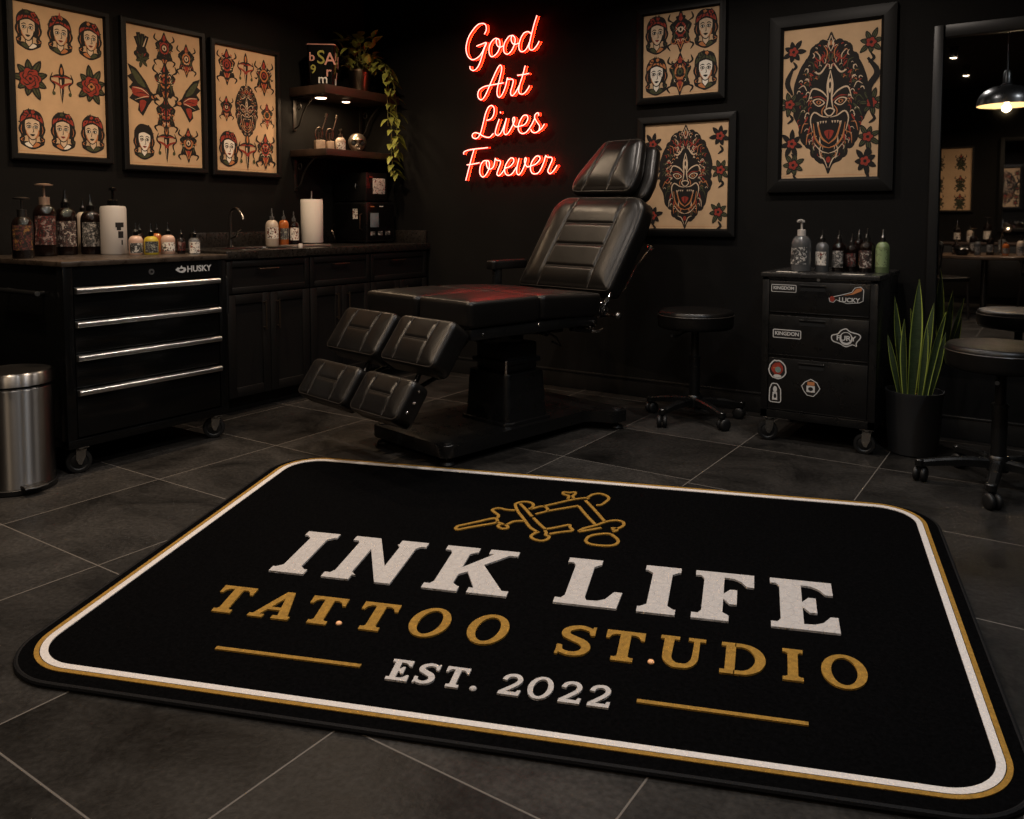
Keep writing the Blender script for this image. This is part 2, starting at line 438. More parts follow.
TILE_SEED = 9.0
def floor_material():
    m = bpy.data.materials.new('slate_floor_tiles'); m.use_nodes = True
    nt = m.node_tree; N = nt.nodes; L = nt.links; b = N['Principled BSDF']
    tc = N.new('ShaderNodeTexCoord'); sp = N.new('ShaderNodeSeparateXYZ'); L.new(tc.outputs['Object'], sp.inputs[0])
    def mth(op, a, c=None, d=None):
        n = N.new('ShaderNodeMath'); n.operation = op
        for i, q in enumerate((a, c, d)):
            if q is None: continue
            if isinstance(q, (int, float)): n.inputs[i].default_value = q
            else: L.new(q, n.inputs[i])
        return n.outputs[0]
    def cell(v, off, S):
        t = mth('DIVIDE', mth('SUBTRACT', v, off), S)
        i = mth('FLOOR', t); fr = mth('SUBTRACT', t, i)
        d = mth('MULTIPLY', mth('MINIMUM', fr, mth('SUBTRACT', 1.0, fr)), S)
        return d, i
    X, Y = sp.outputs[0], sp.outputs[1]
    dx, ix = cell(X, -1.32, 0.648)
    side = mth('GREATER_THAN', X, -1.32)
    S = mth('ADD', mth('MULTIPLY', side, 0.041), 0.644)
    t = mth('DIVIDE', mth('SUBTRACT', Y, 4.02), S)
    iy = mth('FLOOR', t); fr = mth('SUBTRACT', t, iy)
    dy = mth('MULTIPLY', mth('MINIMUM', fr, mth('SUBTRACT', 1.0, fr)), S)
    d = mth('MINIMUM', dx, dy)
    mr = N.new('ShaderNodeMapRange'); mr.inputs['From Min'].default_value = 0.0016; mr.inputs['From Max'].default_value = 0.003
    mr.inputs['To Min'].default_value = 1; mr.inputs['To Max'].default_value = 0
    L.new(d, mr.inputs['Value']); gro = mr.outputs[0]
    cmb = N.new('ShaderNodeCombineXYZ'); L.new(ix, cmb.inputs[0]); L.new(iy, cmb.inputs[1]); cmb.inputs[2].default_value = TILE_SEED
    wn = N.new('ShaderNodeTexWhiteNoise'); L.new(cmb.outputs[0], wn.inputs['Vector'])
    n1 = N.new('ShaderNodeTexNoise'); n1.inputs['Scale'].default_value = 2.6; n1.inputs['Detail'].default_value = 9
    n1.inputs['Roughness'].default_value = 0.68; n1.inputs['Distortion'].default_value = 0.6
    va = N.new('ShaderNodeVectorMath'); va.operation = 'MULTIPLY_ADD'
    L.new(wn.outputs['Color'], va.inputs[0]); va.inputs[1].default_value = (5,5,5); L.new(tc.outputs['Object'], va.inputs[2])
    L.new(va.outputs[0], n1.inputs['Vector'])
    r = N.new('ShaderNodeValToRGB')
    r.color_ramp.elements[0].position = 0.32; r.color_ramp.elements[0].color = (0.0075,0.0071,0.0067,1)
    r.color_ramp.elements[1].position = 0.74; r.color_ramp.elements[1].color = (0.043,0.0395,0.036,1)
    L.new(n1.outputs['Fac'], r.inputs['Fac'])
    n3 = N.new('ShaderNodeTexNoise'); n3.inputs['Scale'].default_value = 70; n3.inputs['Detail'].default_value = 4
    L.new(tc.outputs['Object'], n3.inputs['Vector'])
    r3 = N.new('ShaderNodeMapRange'); r3.inputs['From Min'].default_value = 0.35; r3.inputs['From Max'].default_value = 0.7
    r3.inputs['To Min'].default_value = 0.72; r3.inputs['To Max'].default_value = 1.3
    L.new(n3.outputs['Fac'], r3.inputs['Value'])
    tv = mth('MULTIPLY', r3.outputs[0], mth('ADD', mth('MULTIPLY', wn.outputs['Value'], 0.5), 0.62))
    mx0 = N.new('ShaderNodeVectorMath'); mx0.operation = 'SCALE'
    L.new(r.outputs['Color'], mx0.inputs[0]); L.new(tv, mx0.inputs['Scale'])
    mx = N.new('ShaderNodeMix'); mx.data_type = 'RGBA'
    L.new(gro, mx.inputs['Factor']); L.new(mx0.outputs[0], mx.inputs['A']); mx.inputs['B'].default_value = (0.12,0.108,0.096,1)
    L.new(mx.outputs['Result'], b.inputs['Base Color'])
    rr = N.new('ShaderNodeMapRange'); rr.inputs['From Min'].default_value = 0.3; rr.inputs['From Max'].default_value = 0.7
    rr.inputs['To Min'].default_value = 0.28; rr.inputs['To Max'].default_value = 0.5
    L.new(n1.outputs['Fac'], rr.inputs['Value']); L.new(rr.outputs[0], b.inputs['Roughness'])
    b.inputs['Specular IOR Level'].default_value = 0.07
    hh = mth('SUBTRACT', mth('ADD', mth('MULTIPLY', n1.outputs['Fac'], 0.5), mth('MULTIPLY', n3.outputs['Fac'], 0.35)), mth('MULTIPLY', gro, 0.6))
    bp = N.new('ShaderNodeBump'); bp.inputs['Strength'].default_value = 0.5; bp.inputs['Distance'].default_value = 0.004
    L.new(hh, bp.inputs['Height']); L.new(bp.outputs[0], b.inputs['Normal'])
    return m

struct('floor', MB().box(LX-0.1, RX+0.1, FY-0.1, BY+0.1, -0.1, 0), floor_material(), smooth=0)
struct('wall_left', MB().box(LX-0.12, LX, FY-0.1, BY+0.1, 0, CEIL), M_wall, smooth=0)
struct('wall_back', MB().box(LX, RX, BY, BY+0.12, 0, CEIL), M_wall, smooth=0)
struct('wall_right', MB().box(RX, RX+0.12, FY-0.1, BY+0.1, 0, CEIL), M_wall, smooth=0)
struct('wall_rear', MB().box(LX, RX, FY-0.12, FY, 0, CEIL), M_wall, smooth=0)
struct('ceiling', MB().box(LX-0.1, RX+0.1, FY-0.1, BY+0.1, CEIL, CEIL+0.1), M_ceil, smooth=0)
mb = MB()
mb.box(-3.97, RX, BY-0.016, BY-0.0005, 0.0005, 0.115, 0.004)
mb.box(-3.97, RX, BY-0.022, BY-0.0005, 0.108, 0.122, 0.004)
struct('baseboard_back', mb, M_trim)
struct('baseboard_right', MB().box(RX-0.016, RX-0.0005, FY+0.02, BY-0.03, 0.0005, 0.12, 0.004), M_trim)
struct('baseboard_rear', MB().box(LX+0.02, RX-0.02, FY+0.0005, FY+0.016, 0.0005, 0.12, 0.004), M_trim)

# ------------------------------------------------------------------ ceiling lamps
def ceiling_spot(x, y, watts, col):
    t = thing('ceiling_spotlight', 'unseen black cylinder spotlight on the black ceiling', 'ceiling light', (x, y, CEIL-0.0005), 0, 'ceiling spotlights')
    mb = MB(); mb.lathe([(0,0),(0.055,0),(0.055,-0.012),(0.042,-0.014),(0.042,-0.108),(0.036,-0.11),(0.036,-0.095),(0,-0.095)], 28)
    mb.build('housing', M_blackmetal, t)
    MB().lathe([(0,-0.113),(0.02,-0.112),(0.035,-0.107),(0.035,-0.098),(0,-0.098)], 24).build('lens', M_bulb, t)
    ld = bpy.data.lights.new('spot_lamp', 'AREA'); ld.shape = 'DISK'; ld.size = 0.07; ld.energy = watts; ld.color = col
    ld.spread = R(150)
    l = bpy.data.objects.new('spot_lamp', ld); COL.objects.link(l); l.parent = t; l.location = (0,0,-0.118)
    return t
for (x, y, w, c) in LAMPS:
    t = ceiling_spot(x, y, w, c)
    if (x, y) == (-1.02, -0.20): t['label'] = 'lit ceiling spotlight seen high in the mirror, the upper left one'; del t['group']
    if (x, y) == (-1.02, -1.50): t['label'] = 'lit ceiling spotlight seen in the mirror, lower, nearer the pendant cord'; del t['group']

# ------------------------------------------------------------------ pendant lamp (seen in the mirror)
t = thing('pendant_lamp', 'black dome pendant lamp with glowing bulb, seen in the mirror', 'pendant lamp', (-0.435, 1.57, CEIL-0.0005))
MB().lathe([(0,0),(0.05,0),(0.05,-0.02),(0,-0.025)], 24).build('canopy', M_blackmetal, t)
MB().tube([(0,0,-0.02),(0,0,-0.57)], 0.006).build('cord', M_plastic, t)
MB().lathe([(0,-0.545),(0.022,-0.55),(0.03,-0.57),(0.034,-0.655),(0.05,-0.665),(0.05,-0.68),(0,-0.68)], 28).build('socket', M_blackmetal, t)
prof = [(0.05+0.17*math.sin(a), -0.675-0.15*(1-math.cos(a))) for a in [PI/2*k/10 for k in range(11)]]
mb = MB(); mb.lathe(prof + [(0.222,-0.835),(0.216,-0.835)], 44)
mb.mi = 1; mb.lathe([(0.216,-0.835),(0.214,-0.825)] + [(r-0.006, z-0.004) for r, z in prof[::-1]], 44)
mb.build('shade', [M_blackmetal, mat('cream_shade_lining', (0.75,0.62,0.42), 0.6)], t)
MB().sphere((0,0,-0.79), 0.025, 20, (1,1,1.25)).build('bulb', M_bulb, t)
ld = bpy.data.lights.new('pendant_light', 'POINT'); ld.energy = 5; ld.color = (1,0.72,0.42); ld.shadow_soft_size = 0.03
l = bpy.data.objects.new('pendant_light', ld); COL.objects.link(l); l.parent = t; l.location = (0,0,-0.855)

# ------------------------------------------------------------------ wall mirror
t = thing('wall_mirror', 'tall mirror in a flat black frame at the right end of the back wall', 'mirror', (0.14, BY-0.0005, 0.43))
W_, H_ = 1.46, 1.69
mb = MB()
for (a, b_, c, d) in ((-W_/2, -W_/2+0.046, 0, H_), (W_/2-0.052, W_/2, 0, H_), (-W_/2+0.052, W_/2-0.052, 0, 0.062), (-W_/2+0.052, W_/2-0.052, H_-0.062, H_)):
    mb.box(a, b_, -0.045, 0, c, d, 0.004)
mb.build('frame', mat('mirror_frame_black', (0.01,0.0096,0.0092), 0.4, spec=0.35), t)
MB().box(-W_/2+0.05, W_/2-0.05, -0.02, -0.004, 0.06, H_-0.06).build('mirror_glass', mat('silvered_glass', (0.72,0.71,0.7), 0.015, 1.0), t, smooth=0)

# ================================================================== RUG
HM = ((0.9099868162846783, -0.2318816809417445, -2.201094710549376), (0.3864967406986817, 0.80313605035161, 0.966748679769814), (0.02019919437549626, -0.09073146426175946, 1.0))
RC = (-1.32, 2.1)
def rugp(u, v):
    w = HM[2][0]*u+HM[2][1]*v+HM[2][2]
    return Vector(((HM[0][0]*u+HM[0][1]*v+HM[0][2])/w-RC[0], (HM[1][0]*u+HM[1][1]*v+HM[1][2])/w-RC[1]))
def rp(poly): return [rugp(p[0], p[1]) for p in poly]
def dens(poly, step=0.05):
    out = []
    for a, b in zip(poly, list(poly[1:])+[poly[0]]):
        a = Vector(a[:2]); b = Vector(b[:2]); n = max(1, int((b-a).length/step))
        out += [a.lerp(b, k/n) for k in range(n)]
    return out
rug = thing('floor_mat', 'large black studio rug with white and gold lettering on the floor', 'rug', (RC[0], RC[1], 0.0006))
RW, RH = 2.4, 1.6
gold_o = dens(roundpoly(rect(0, RW, 0, RH), 0.16, 14))
outer = dens(roundpoly(rect(-0.028, RW+0.036, -0.046, RH+0.008), 0.185, 14))
TH = 0.013
mb = MB(); mb.prism(rp(outer), 0, TH, 0.004, 2); mb.build('carpet', M_pile, rug, smooth=50)
n_ = len(outer)
mb = MB(); o2 = rp(outer); mb.tube([(p.x, p.y, TH*0.55) for p in o2], 0.0075, 8, True); mb.build('edge_binding', M_bind, rug)
def band(o_, w0, w1, z0, z1, m, name, label):
    P = offset(o_, w0); Q = offset(o_, w1)
    mb = MB(); mb.strip(rp(P), rp(Q), z0, z1, True)
    o = mb.build(name, m, rug, smooth=30); o['label'] = label
    return o
gold_o = roundpoly(rect(0, RW, 0, RH), 0.16, 20)
def seg_dense(poly):
    return dens(poly, 0.06)
G0 = seg_dense(gold_o)
band(G0, 0.0, 0.0125, TH-0.001, TH+0.0022, M_gold, 'border_line', 'gold border line')
band(G0, 0.0145, 0.034, TH-0.001, TH+0.0026, M_cord, 'border_line', 'white border line')

def up_poly(poly, x, y, h, sh=0.0):
    return [Vector((x+(p[0]+sh*(p[1]-0.5))*h, y+p[1]*h)) for p in poly]
def letter_poly(ch, W, s, t, b):
    """slab-serif capitals, height 1, width W, stem s, serif t, bracket b"""
    n = t*0.8
    if ch == 'I':
        a = (W-s)/2; c = (W+s)/2
        return [(0,0),(W,0),(W,t),(c+b,t),(c,t+b),(c,1-t-b),(c+b,1-t),(W,1-t),(W,1),(0,1),(0,1-t),(a-b,1-t),(a,1-t-b),(a,t+b),(a-b,t),(0,t)]
    o = 0.09
    def stem_l(): return [(0,t),(0,0)]
    if ch == 'L':
        e = W*0.56
        return [(0,0),(W-0.02,0),(W,0.33),(W-0.08,0.33),(W-0.15,t+0.06),(W-0.22,t+0.01),(o+s+b*0.4,t),(o+s,t+b),(o+s,1-t-b),(o+s+b,1-t),(e,1-t),(e,1),(0,1),(0,1-t),(o-b*0.5,1-t),(o,1-t-b),(o,t+b),(o-b*0.5,t),(0,t)]
    if ch in 'FE':
        top = [(W,1),(0,1),(0,1-t),(o-b*0.5,1-t),(o,1-t-b),(o,t+b),(o-b*0.5,t),(0,t)]
        m0, m1 = 0.44, 0.44+t*0.95
        arm = W*0.72
        mid = [(o+s,m0),(arm-0.13,m0),(arm-0.07,m0-0.1),(arm,m0-0.1),(arm,m1+0.1),(arm-0.07,m1+0.1),(arm-0.13,m1),(o+s,m1)]
        upr = [(o+s,1-t),(W-0.2,1-t-0.01),(W-0.13,1-t-0.06),(W-0.07,0.73),(W,0.73)]
        if ch == 'E':
            bot = [(0,0),(W+0.02,0),(W+0.02,0.29),(W-0.05,0.29),(W-0.12,t+0.06),(W-0.2,t+0.01),(o+s,t)]
        else:
            e = W*0.6
            bot = [(0,0),(e,0),(e,t),(o+s+b,t),(o+s,t+b)]
        return bot+mid+upr+top
    if ch == 'N':
        q = 0.17*W/0.86
        x0 = 0.09; th = s*0.62
        xr = W-0.1
        return [(0,0),(0.3,0),(0.3,t),(x0+th+b,t),(x0+th,t+b),(x0+th,0.72),(xr-th*0.9,0),(xr,0),(xr,1-t-b),(xr+b*0.7,1-t),(W,1-t),(W,1),(W-0.31,1),(W-0.31,1-t),(xr-th-b*0.7,1-t),(xr-th,1-t-b),(xr-th,0.36),(0.29,1),(0,1),(0,1-t),(x0-b*0.4,1-t),(x0,1-t-b),(x0,t+b),(x0-b*0.5,t),(0,t)]
    if ch == 'K':
        return [(0,0),(0.37,0),(0.37,t),(o+s+b,t),(o+s,t+b),(o+s,0.36),(o+s+0.08,0.44),(0.52,t),(0.47,t),(0.47,0),(W,0),(W,t),(W-0.07,t),(0.5,0.62),(W-0.16,1-t),(W-0.07,1-t),(W-0.07,1),(0.49,1),(0.49,1-t),(0.55,1-t),(o+s,0.52),(o+s,1-t-b),(o+s+b,1-t),(0.37,1-t),(0.37,1),(0,1),(0,1-t),(o-b*0.5,1-t),(o,1-t-b),(o,t+b),(o-b*0.5,t),(0,t)]
    if ch == 'T':
        a = (W-s)/2; c = (W+s)/2; e = 0.095
        return [(c-s-e,0),(c+e,0),(c+e,t),(c+b,t),(c,t+b),(c,1-t),(W-0.17,1-t),(W-0.1,1-t-0.05),(W-0.06,0.72),(W,0.72),(W,1),(0,1),(0,0.72),(0.06,0.72),(0.1,1-t-0.05),(0.17,1-t),(a,1-t),(a,t+b),(a-b,t),(a-e,t)]
    if ch == 'U':
        pass
def put(mb, poly, z1, x, y, h, sh=0.0, bev=0.0):
    P = rp(dens(up_poly(poly, x, y, h, sh), 0.03))
    mb.prism(P, TH-0.001, TH+z1)
def put_strip(mb, line, wid, z1, closed=False):
    """line in rug coordinates with per-point width"""
    n = len(line); Lp = []; Rp = []
    for i in range(n):
        a = line[(i-1) % n] if (closed or i > 0) else line[i]
        b = line[(i+1) % n] if (closed or i < n-1) else line[i]
        d = (b-a).normalized(); nn = Vector((-d.y, d.x)); w = wid[i] if isinstance(wid, list) else wid
        Lp.append(line[i]+nn*w/2); Rp.append(line[i]-nn*w/2)
    mb.strip(rp(Lp), rp(Rp), TH-0.001, TH+z1, closed)
def rug_letter(ch, draw, m, label):
    mb = MB(); draw(mb); o = mb.build('letter', m, rug, smooth=30); o['label'] = label
Z1 = 0.006
for ch, x, W, s in (('I', 0.397, 0.385, 0.2), ('N', 0.568, 0.85, 0.3), ('K', 0.884, 0.88, 0.2), ('L', 1.281, 0.64, 0.2), ('I', 1.52, 0.365, 0.2), ('F', 1.671, 0.585, 0.2), ('E', 1.888, 0.6, 0.21)):
    sh = {'I': -0.03, 'N': -0.03, 'K': -0.04}.get(ch, -0.03) if x < 1.3 else -0.02
    rug_letter(ch, lambda mb: put(mb, letter_poly(ch, W, s, 0.105, 0.06), Z1, x, 0.622, 0.293, sh), M_yarn, 'raised off-white letter ' + ch)
# gold line
def ellipse_pts(cx, cy, rx, ry, n=48, a0=0.0): return [Vector((cx+rx*math.cos(a0+2*PI*k/n), cy+ry*math.sin(a0+2*PI*k/n))) for k in range(n)]
def ring_letter(mb, cx, cy, rx, ry, thick, thin, z1):
    O = ellipse_pts(cx, cy, rx, ry); I_ = ellipse_pts(cx, cy, rx-thick, ry-thin)
    mb.strip(rp(O), rp(I_), TH-0.001, TH+z1, True)
GH, GY = 0.149, 0.359
for x, W, ts in ((0.333, 0.7, -0.11), (0.618, 0.72, -0.13), (0.773, 0.72, -0.085), (1.466, 0.69, -0.04)):
    rug_letter('T', lambda mb: put(mb, letter_poly('T', W, 0.19, 0.12, 0.04), Z1*0.8, x, GY, GH, ts), M_gold, 'raised gold letter T')
def letA(mb):
    x = 0.474; h = GH
    a = [(0,0),(0.3,0),(0.3,0.11),(0.2,0.11),(0.27,0.3),(0.6,0.3),(0.57,0.4),(0.3,0.4),(0.42,0.8),(0.34,1.0),(0.07,0.11),(0,0.11)]
    b = [(0.34,1.0),(0.5,1.0),(0.77,0.11),(0.82,0.11),(0.82,0),(0.48,0),(0.48,0.11),(0.57,0.11),(0.42,0.72)]
    put(mb, a, Z1*0.8, x, GY, h); put(mb, b, Z1*0.82, x, GY, h)
rug_letter('A', letA, M_gold, 'raised gold letter A')
for cx in (0.983, 1.148, 2.07):
    rug_letter('O', lambda mb: ring_letter(mb, cx, 0.437, 0.0555, 0.079, 0.024, 0.0155, Z1*0.8), M_gold, 'raised gold letter O')
def strokeS(mb, x, y, w, h, tk, z):
    c = [(0.93,0.74),(0.86,0.88),(0.5,0.955),(0.16,0.84),(0.15,0.66),(0.42,0.545),(0.72,0.44),(0.86,0.27),(0.74,0.1),(0.44,0.045),(0.14,0.12),(0.06,0.29)]
    L_ = [Vector((x+p[0]*w, y+p[1]*h)) for p in cr(c, 5)]
    n = len(L_); wd = [tk*(0.72+0.5*math.sin(PI*i/(n-1))**2) for i in range(n)]
    put_strip(mb, L_, wd, z)
    put(mb, [(0.86,0.72),(1.0,0.7),(1.0,1.0),(0.9,1.0)], z*0.98, x, y, h) if False else None
    mb.prism(rp([(x+w*0.88,y+h*0.7),(x+w,y+h*0.7),(x+w*0.99,y+h),(x+w*0.9,y+h)]), TH-0.001, TH+z*0.97)
    mb.prism(rp([(x,y+h*0.0),(x+w*0.09,y),(x+w*0.13,y+h*0.3),(x,y+h*0.32)]), TH-0.001, TH+z*0.97)
rug_letter('S', lambda mb: strokeS(mb, 1.346, GY, 0.088, 0.15, 0.021, Z1*0.8), M_gold, 'raised gold letter S')
def letU(mb):
    x, y, h, w = 1.607, GY+0.004, GH, 0.118
    c = [(0.2,1),(0.2,0.5),(0.22,0.24),(0.36,0.08),(0.52,0.055),(0.68,0.09),(0.79,0.25),(0.81,0.5),(0.81,1)]
    L_ = [Vector((x+p[0]*w, y+p[1]*h)) for p in cr(c, 5)]
    n = len(L_); put_strip(mb, L_, [0.026-0.011*i/(n-1) for i in range(n)], Z1*0.8)
    for a, b in ((0, 0.42), (0.62, 1.0)): mb.prism(rp(rect(x+a*w, x+b*w, y+h*0.89, y+h)), TH-0.001, TH+Z1*0.79)
rug_letter('U', letU, M_gold, 'raised gold letter U')
def letD(mb):
    x, y, h, w = 1.766, GY+0.004, GH, 0.114
    mb.prism(rp(rect(x, x+0.05, y, y+h*0.12)), TH-0.001, TH+Z1*0.79); mb.prism(rp(rect(x, x+0.05, y+h*0.88, y+h)), TH-0.001, TH+Z1*0.79)
    mb.prism(rp(rect(x+0.012, x+0.037, y, y+h)), TH-0.001, TH+Z1*0.8)
    O = cr([(0.3,1),(0.62,0.97),(0.88,0.8),(0.99,0.5),(0.88,0.2),(0.62,0.03),(0.3,0)], 6)
    I_ = cr([(0.3,0.88),(0.52,0.87),(0.68,0.74),(0.76,0.5),(0.68,0.26),(0.52,0.13),(0.3,0.12)], 6)
    mb.strip(rp([Vector((x+p.x*w, y+p.y*h)) for p in O]), rp([Vector((x+p.x*w, y+p.y*h)) for p in I_]), TH-0.001, TH+Z1*0.8)
rug_letter('D', letD, M_gold, 'raised gold letter D')
rug_letter('I', lambda mb: put(mb, letter_poly('I', 0.34, 0.17, 0.11, 0.04), Z1*0.8, 1.92, GY+0.007, GH), M_gold, 'raised gold letter I')
# small bright full stops between letters
M_dot = mat('copper_bead', (0.8,0.42,0.2), 0.4, 0.0)
for (x, y) in ((0.741, 0.378), (1.595, 0.375)):
    p = rugp(x, y); mb = MB(); mb.sphere((p.x, p.y, TH+0.002), 0.009, 14, (1,1,0.7)); o = mb.build('stitched_dot', M_dot, rug); o['label'] = 'copper coloured dot'
# EST. 2022
EH, EY = 0.088, 0.15
rug_letter('E', lambda mb: put(mb, letter_poly('E', 0.6, 0.18, 0.13, 0.03), Z1*0.8, 0.961, EY-0.002, EH+0.003, -0.1), M_yarn, 'raised off-white letter E')
rug_letter('S', lambda mb: strokeS(mb, 1.035, EY, 0.05, EH, 0.0135, Z1*0.8), M_yarn, 'raised off-white letter S')
rug_letter('T', lambda mb: put(mb, letter_poly('T', 0.68, 0.18, 0.13, 0.03), Z1*0.8, 1.104, EY, EH, -0.05), M_yarn, 'raised off-white letter T')
p = rugp(1.189, 0.16); mb = MB(); mb.sphere((p.x, p.y, TH+0.001), 0.0095, 14, (1,1,0.6)); o = mb.build('letter', M_yarn, rug); o['label'] = 'raised off-white full stop'
def two(mb, x, w=0.055):
    y, h = EY, EH
    c = [(0.1,0.7),(0.17,0.86),(0.38,0.95),(0.64,0.93),(0.8,0.76),(0.72,0.56),(0.45,0.33),(0.2,0.14),(0.14,0.075)]
    L_ = [Vector((x+p[0]*w, y+p[1]*h)) for p in cr(c, 5)]
    put_strip(mb, L_, 0.0125, Z1*0.8)
    mb.prism(rp([(x+0.03*w,y),(x+w*0.98,y),(x+w,y+h*0.26),(x+w*0.86,y+h*0.26),(x+w*0.8,y+h*0.15),(x+w*0.05,y+h*0.15)]), TH-0.001, TH+Z1*0.78)
for x in (1.25, 1.398, 1.468): rug_letter('2', lambda mb: two(mb, x), M_yarn, 'raised off-white figure 2')
rug_letter('0', lambda mb: ring_letter(mb, 1.349, 0.196, 0.031, 0.0475, 0.0135, 0.0105, Z1*0.8), M_yarn, 'raised off-white figure 0')
for (x0, x1, y0, y1) in ((0.482, 0.884, 0.188, 0.191), (1.583, 1.977, 0.197, 0.194)):
    mb = MB(); put_strip(mb, [Vector((x0+(x1-x0)*k/8, y0+(y1-y0)*k/8)) for k in range(9)], 0.0135, 0.004); mb.build('gold_rule', M_gold, rug, smooth=30)

# tattoo machine outline on the mat (rug coordinates)
ICON = [
    [(0.858,1.063),(0.858,1.051),(0.870,1.046),(0.889,1.062),(0.928,1.092),(0.976,1.128),(0.972,1.156),(0.956,1.161),(0.918,1.126),(0.880,1.092),(0.861,1.075),(0.858,1.063)],
    [(0.969,1.164),(0.969,1.190),(0.943,1.219),(0.935,1.235),(0.952,1.253),(0.982,1.245),(1.013,1.247)],
    [(0.977,1.135),(0.993,1.127),(1.008,1.122),(1.020,1.128),(1.034,1.153),(1.066,1.164)],
    [(0.995,1.122),(0.991,1.102),(1.008,1.086),(1.026,1.093),(1.022,1.109),(1.007,1.125)],
    [(1.007,1.278),(1.026,1.238),(1.063,1.177),(1.098,1.118),(1.132,1.085)],
    [(1.016,1.308),(1.049,1.261),(1.083,1.207)],
    [(1.091,1.197),(1.119,1.156),(1.152,1.114)],
    [(1.007,1.278),(1.001,1.304),(1.018,1.327),(1.046,1.329),(1.064,1.310),(1.065,1.282),(1.058,1.268)],
    [(1.135,1.089),(1.121,1.063),(1.120,1.043),(1.136,1.026),(1.160,1.021),(1.176,1.037),(1.177,1.059),(1.163,1.068),(1.162,1.084),(1.153,1.103)],
    [(1.155,1.115),(1.187,1.138),(1.222,1.166),(1.229,1.148),(1.242,1.123),(1.208,1.103),(1.174,1.079)],
    [(1.064,1.270),(1.102,1.305),(1.124,1.269),(1.091,1.230)],
    [(1.102,1.305),(1.143,1.343),(1.185,1.384),(1.232,1.414),(1.244,1.407)],
    [(1.125,1.266),(1.167,1.297),(1.222,1.337)],
    [(1.172,1.390),(1.170,1.418),(1.147,1.432),(1.145,1.451),(1.167,1.451),(1.184,1.460),(1.189,1.442),(1.184,1.422),(1.192,1.401)],
    [(1.239,1.415),(1.251,1.450),(1.277,1.466),(1.305,1.449),(1.316,1.423),(1.308,1.388),(1.298,1.363),(1.282,1.356)],
    [(1.223,1.333),(1.265,1.258),(1.308,1.188)],
    [(1.237,1.390),(1.282,1.315),(1.336,1.219)],
    [(1.263,1.123),(1.278,1.151),(1.312,1.184),(1.339,1.220),(1.370,1.239),(1.395,1.231),(1.402,1.204),(1.390,1.177),(1.369,1.159)],
    [(1.264,1.119),(1.294,1.139),(1.332,1.167)],
    [(1.364,1.171),(1.380,1.172),(1.386,1.157),(1.375,1.144)],
    [(1.300,1.053),(1.303,1.085),(1.325,1.110),(1.362,1.125),(1.383,1.111),(1.402,1.081),(1.402,1.054),(1.383,1.034),(1.339,1.029),(1.312,1.036),(1.300,1.053)],
]
mb = MB()
for st in ICON:
    P = cr(st, 4) if len(st) > 2 else [Vector(p) for p in st]
    if (P[0]-P[-1]).length < 1e-4: put_strip(mb, P[:-1], 0.0105, 0.004, True)
    else: put_strip(mb, P, 0.0105, 0.004)
o = mb.build('machine_outline', M_gold, rug, smooth=30); o['label'] = 'gold outline of a tattoo machine'

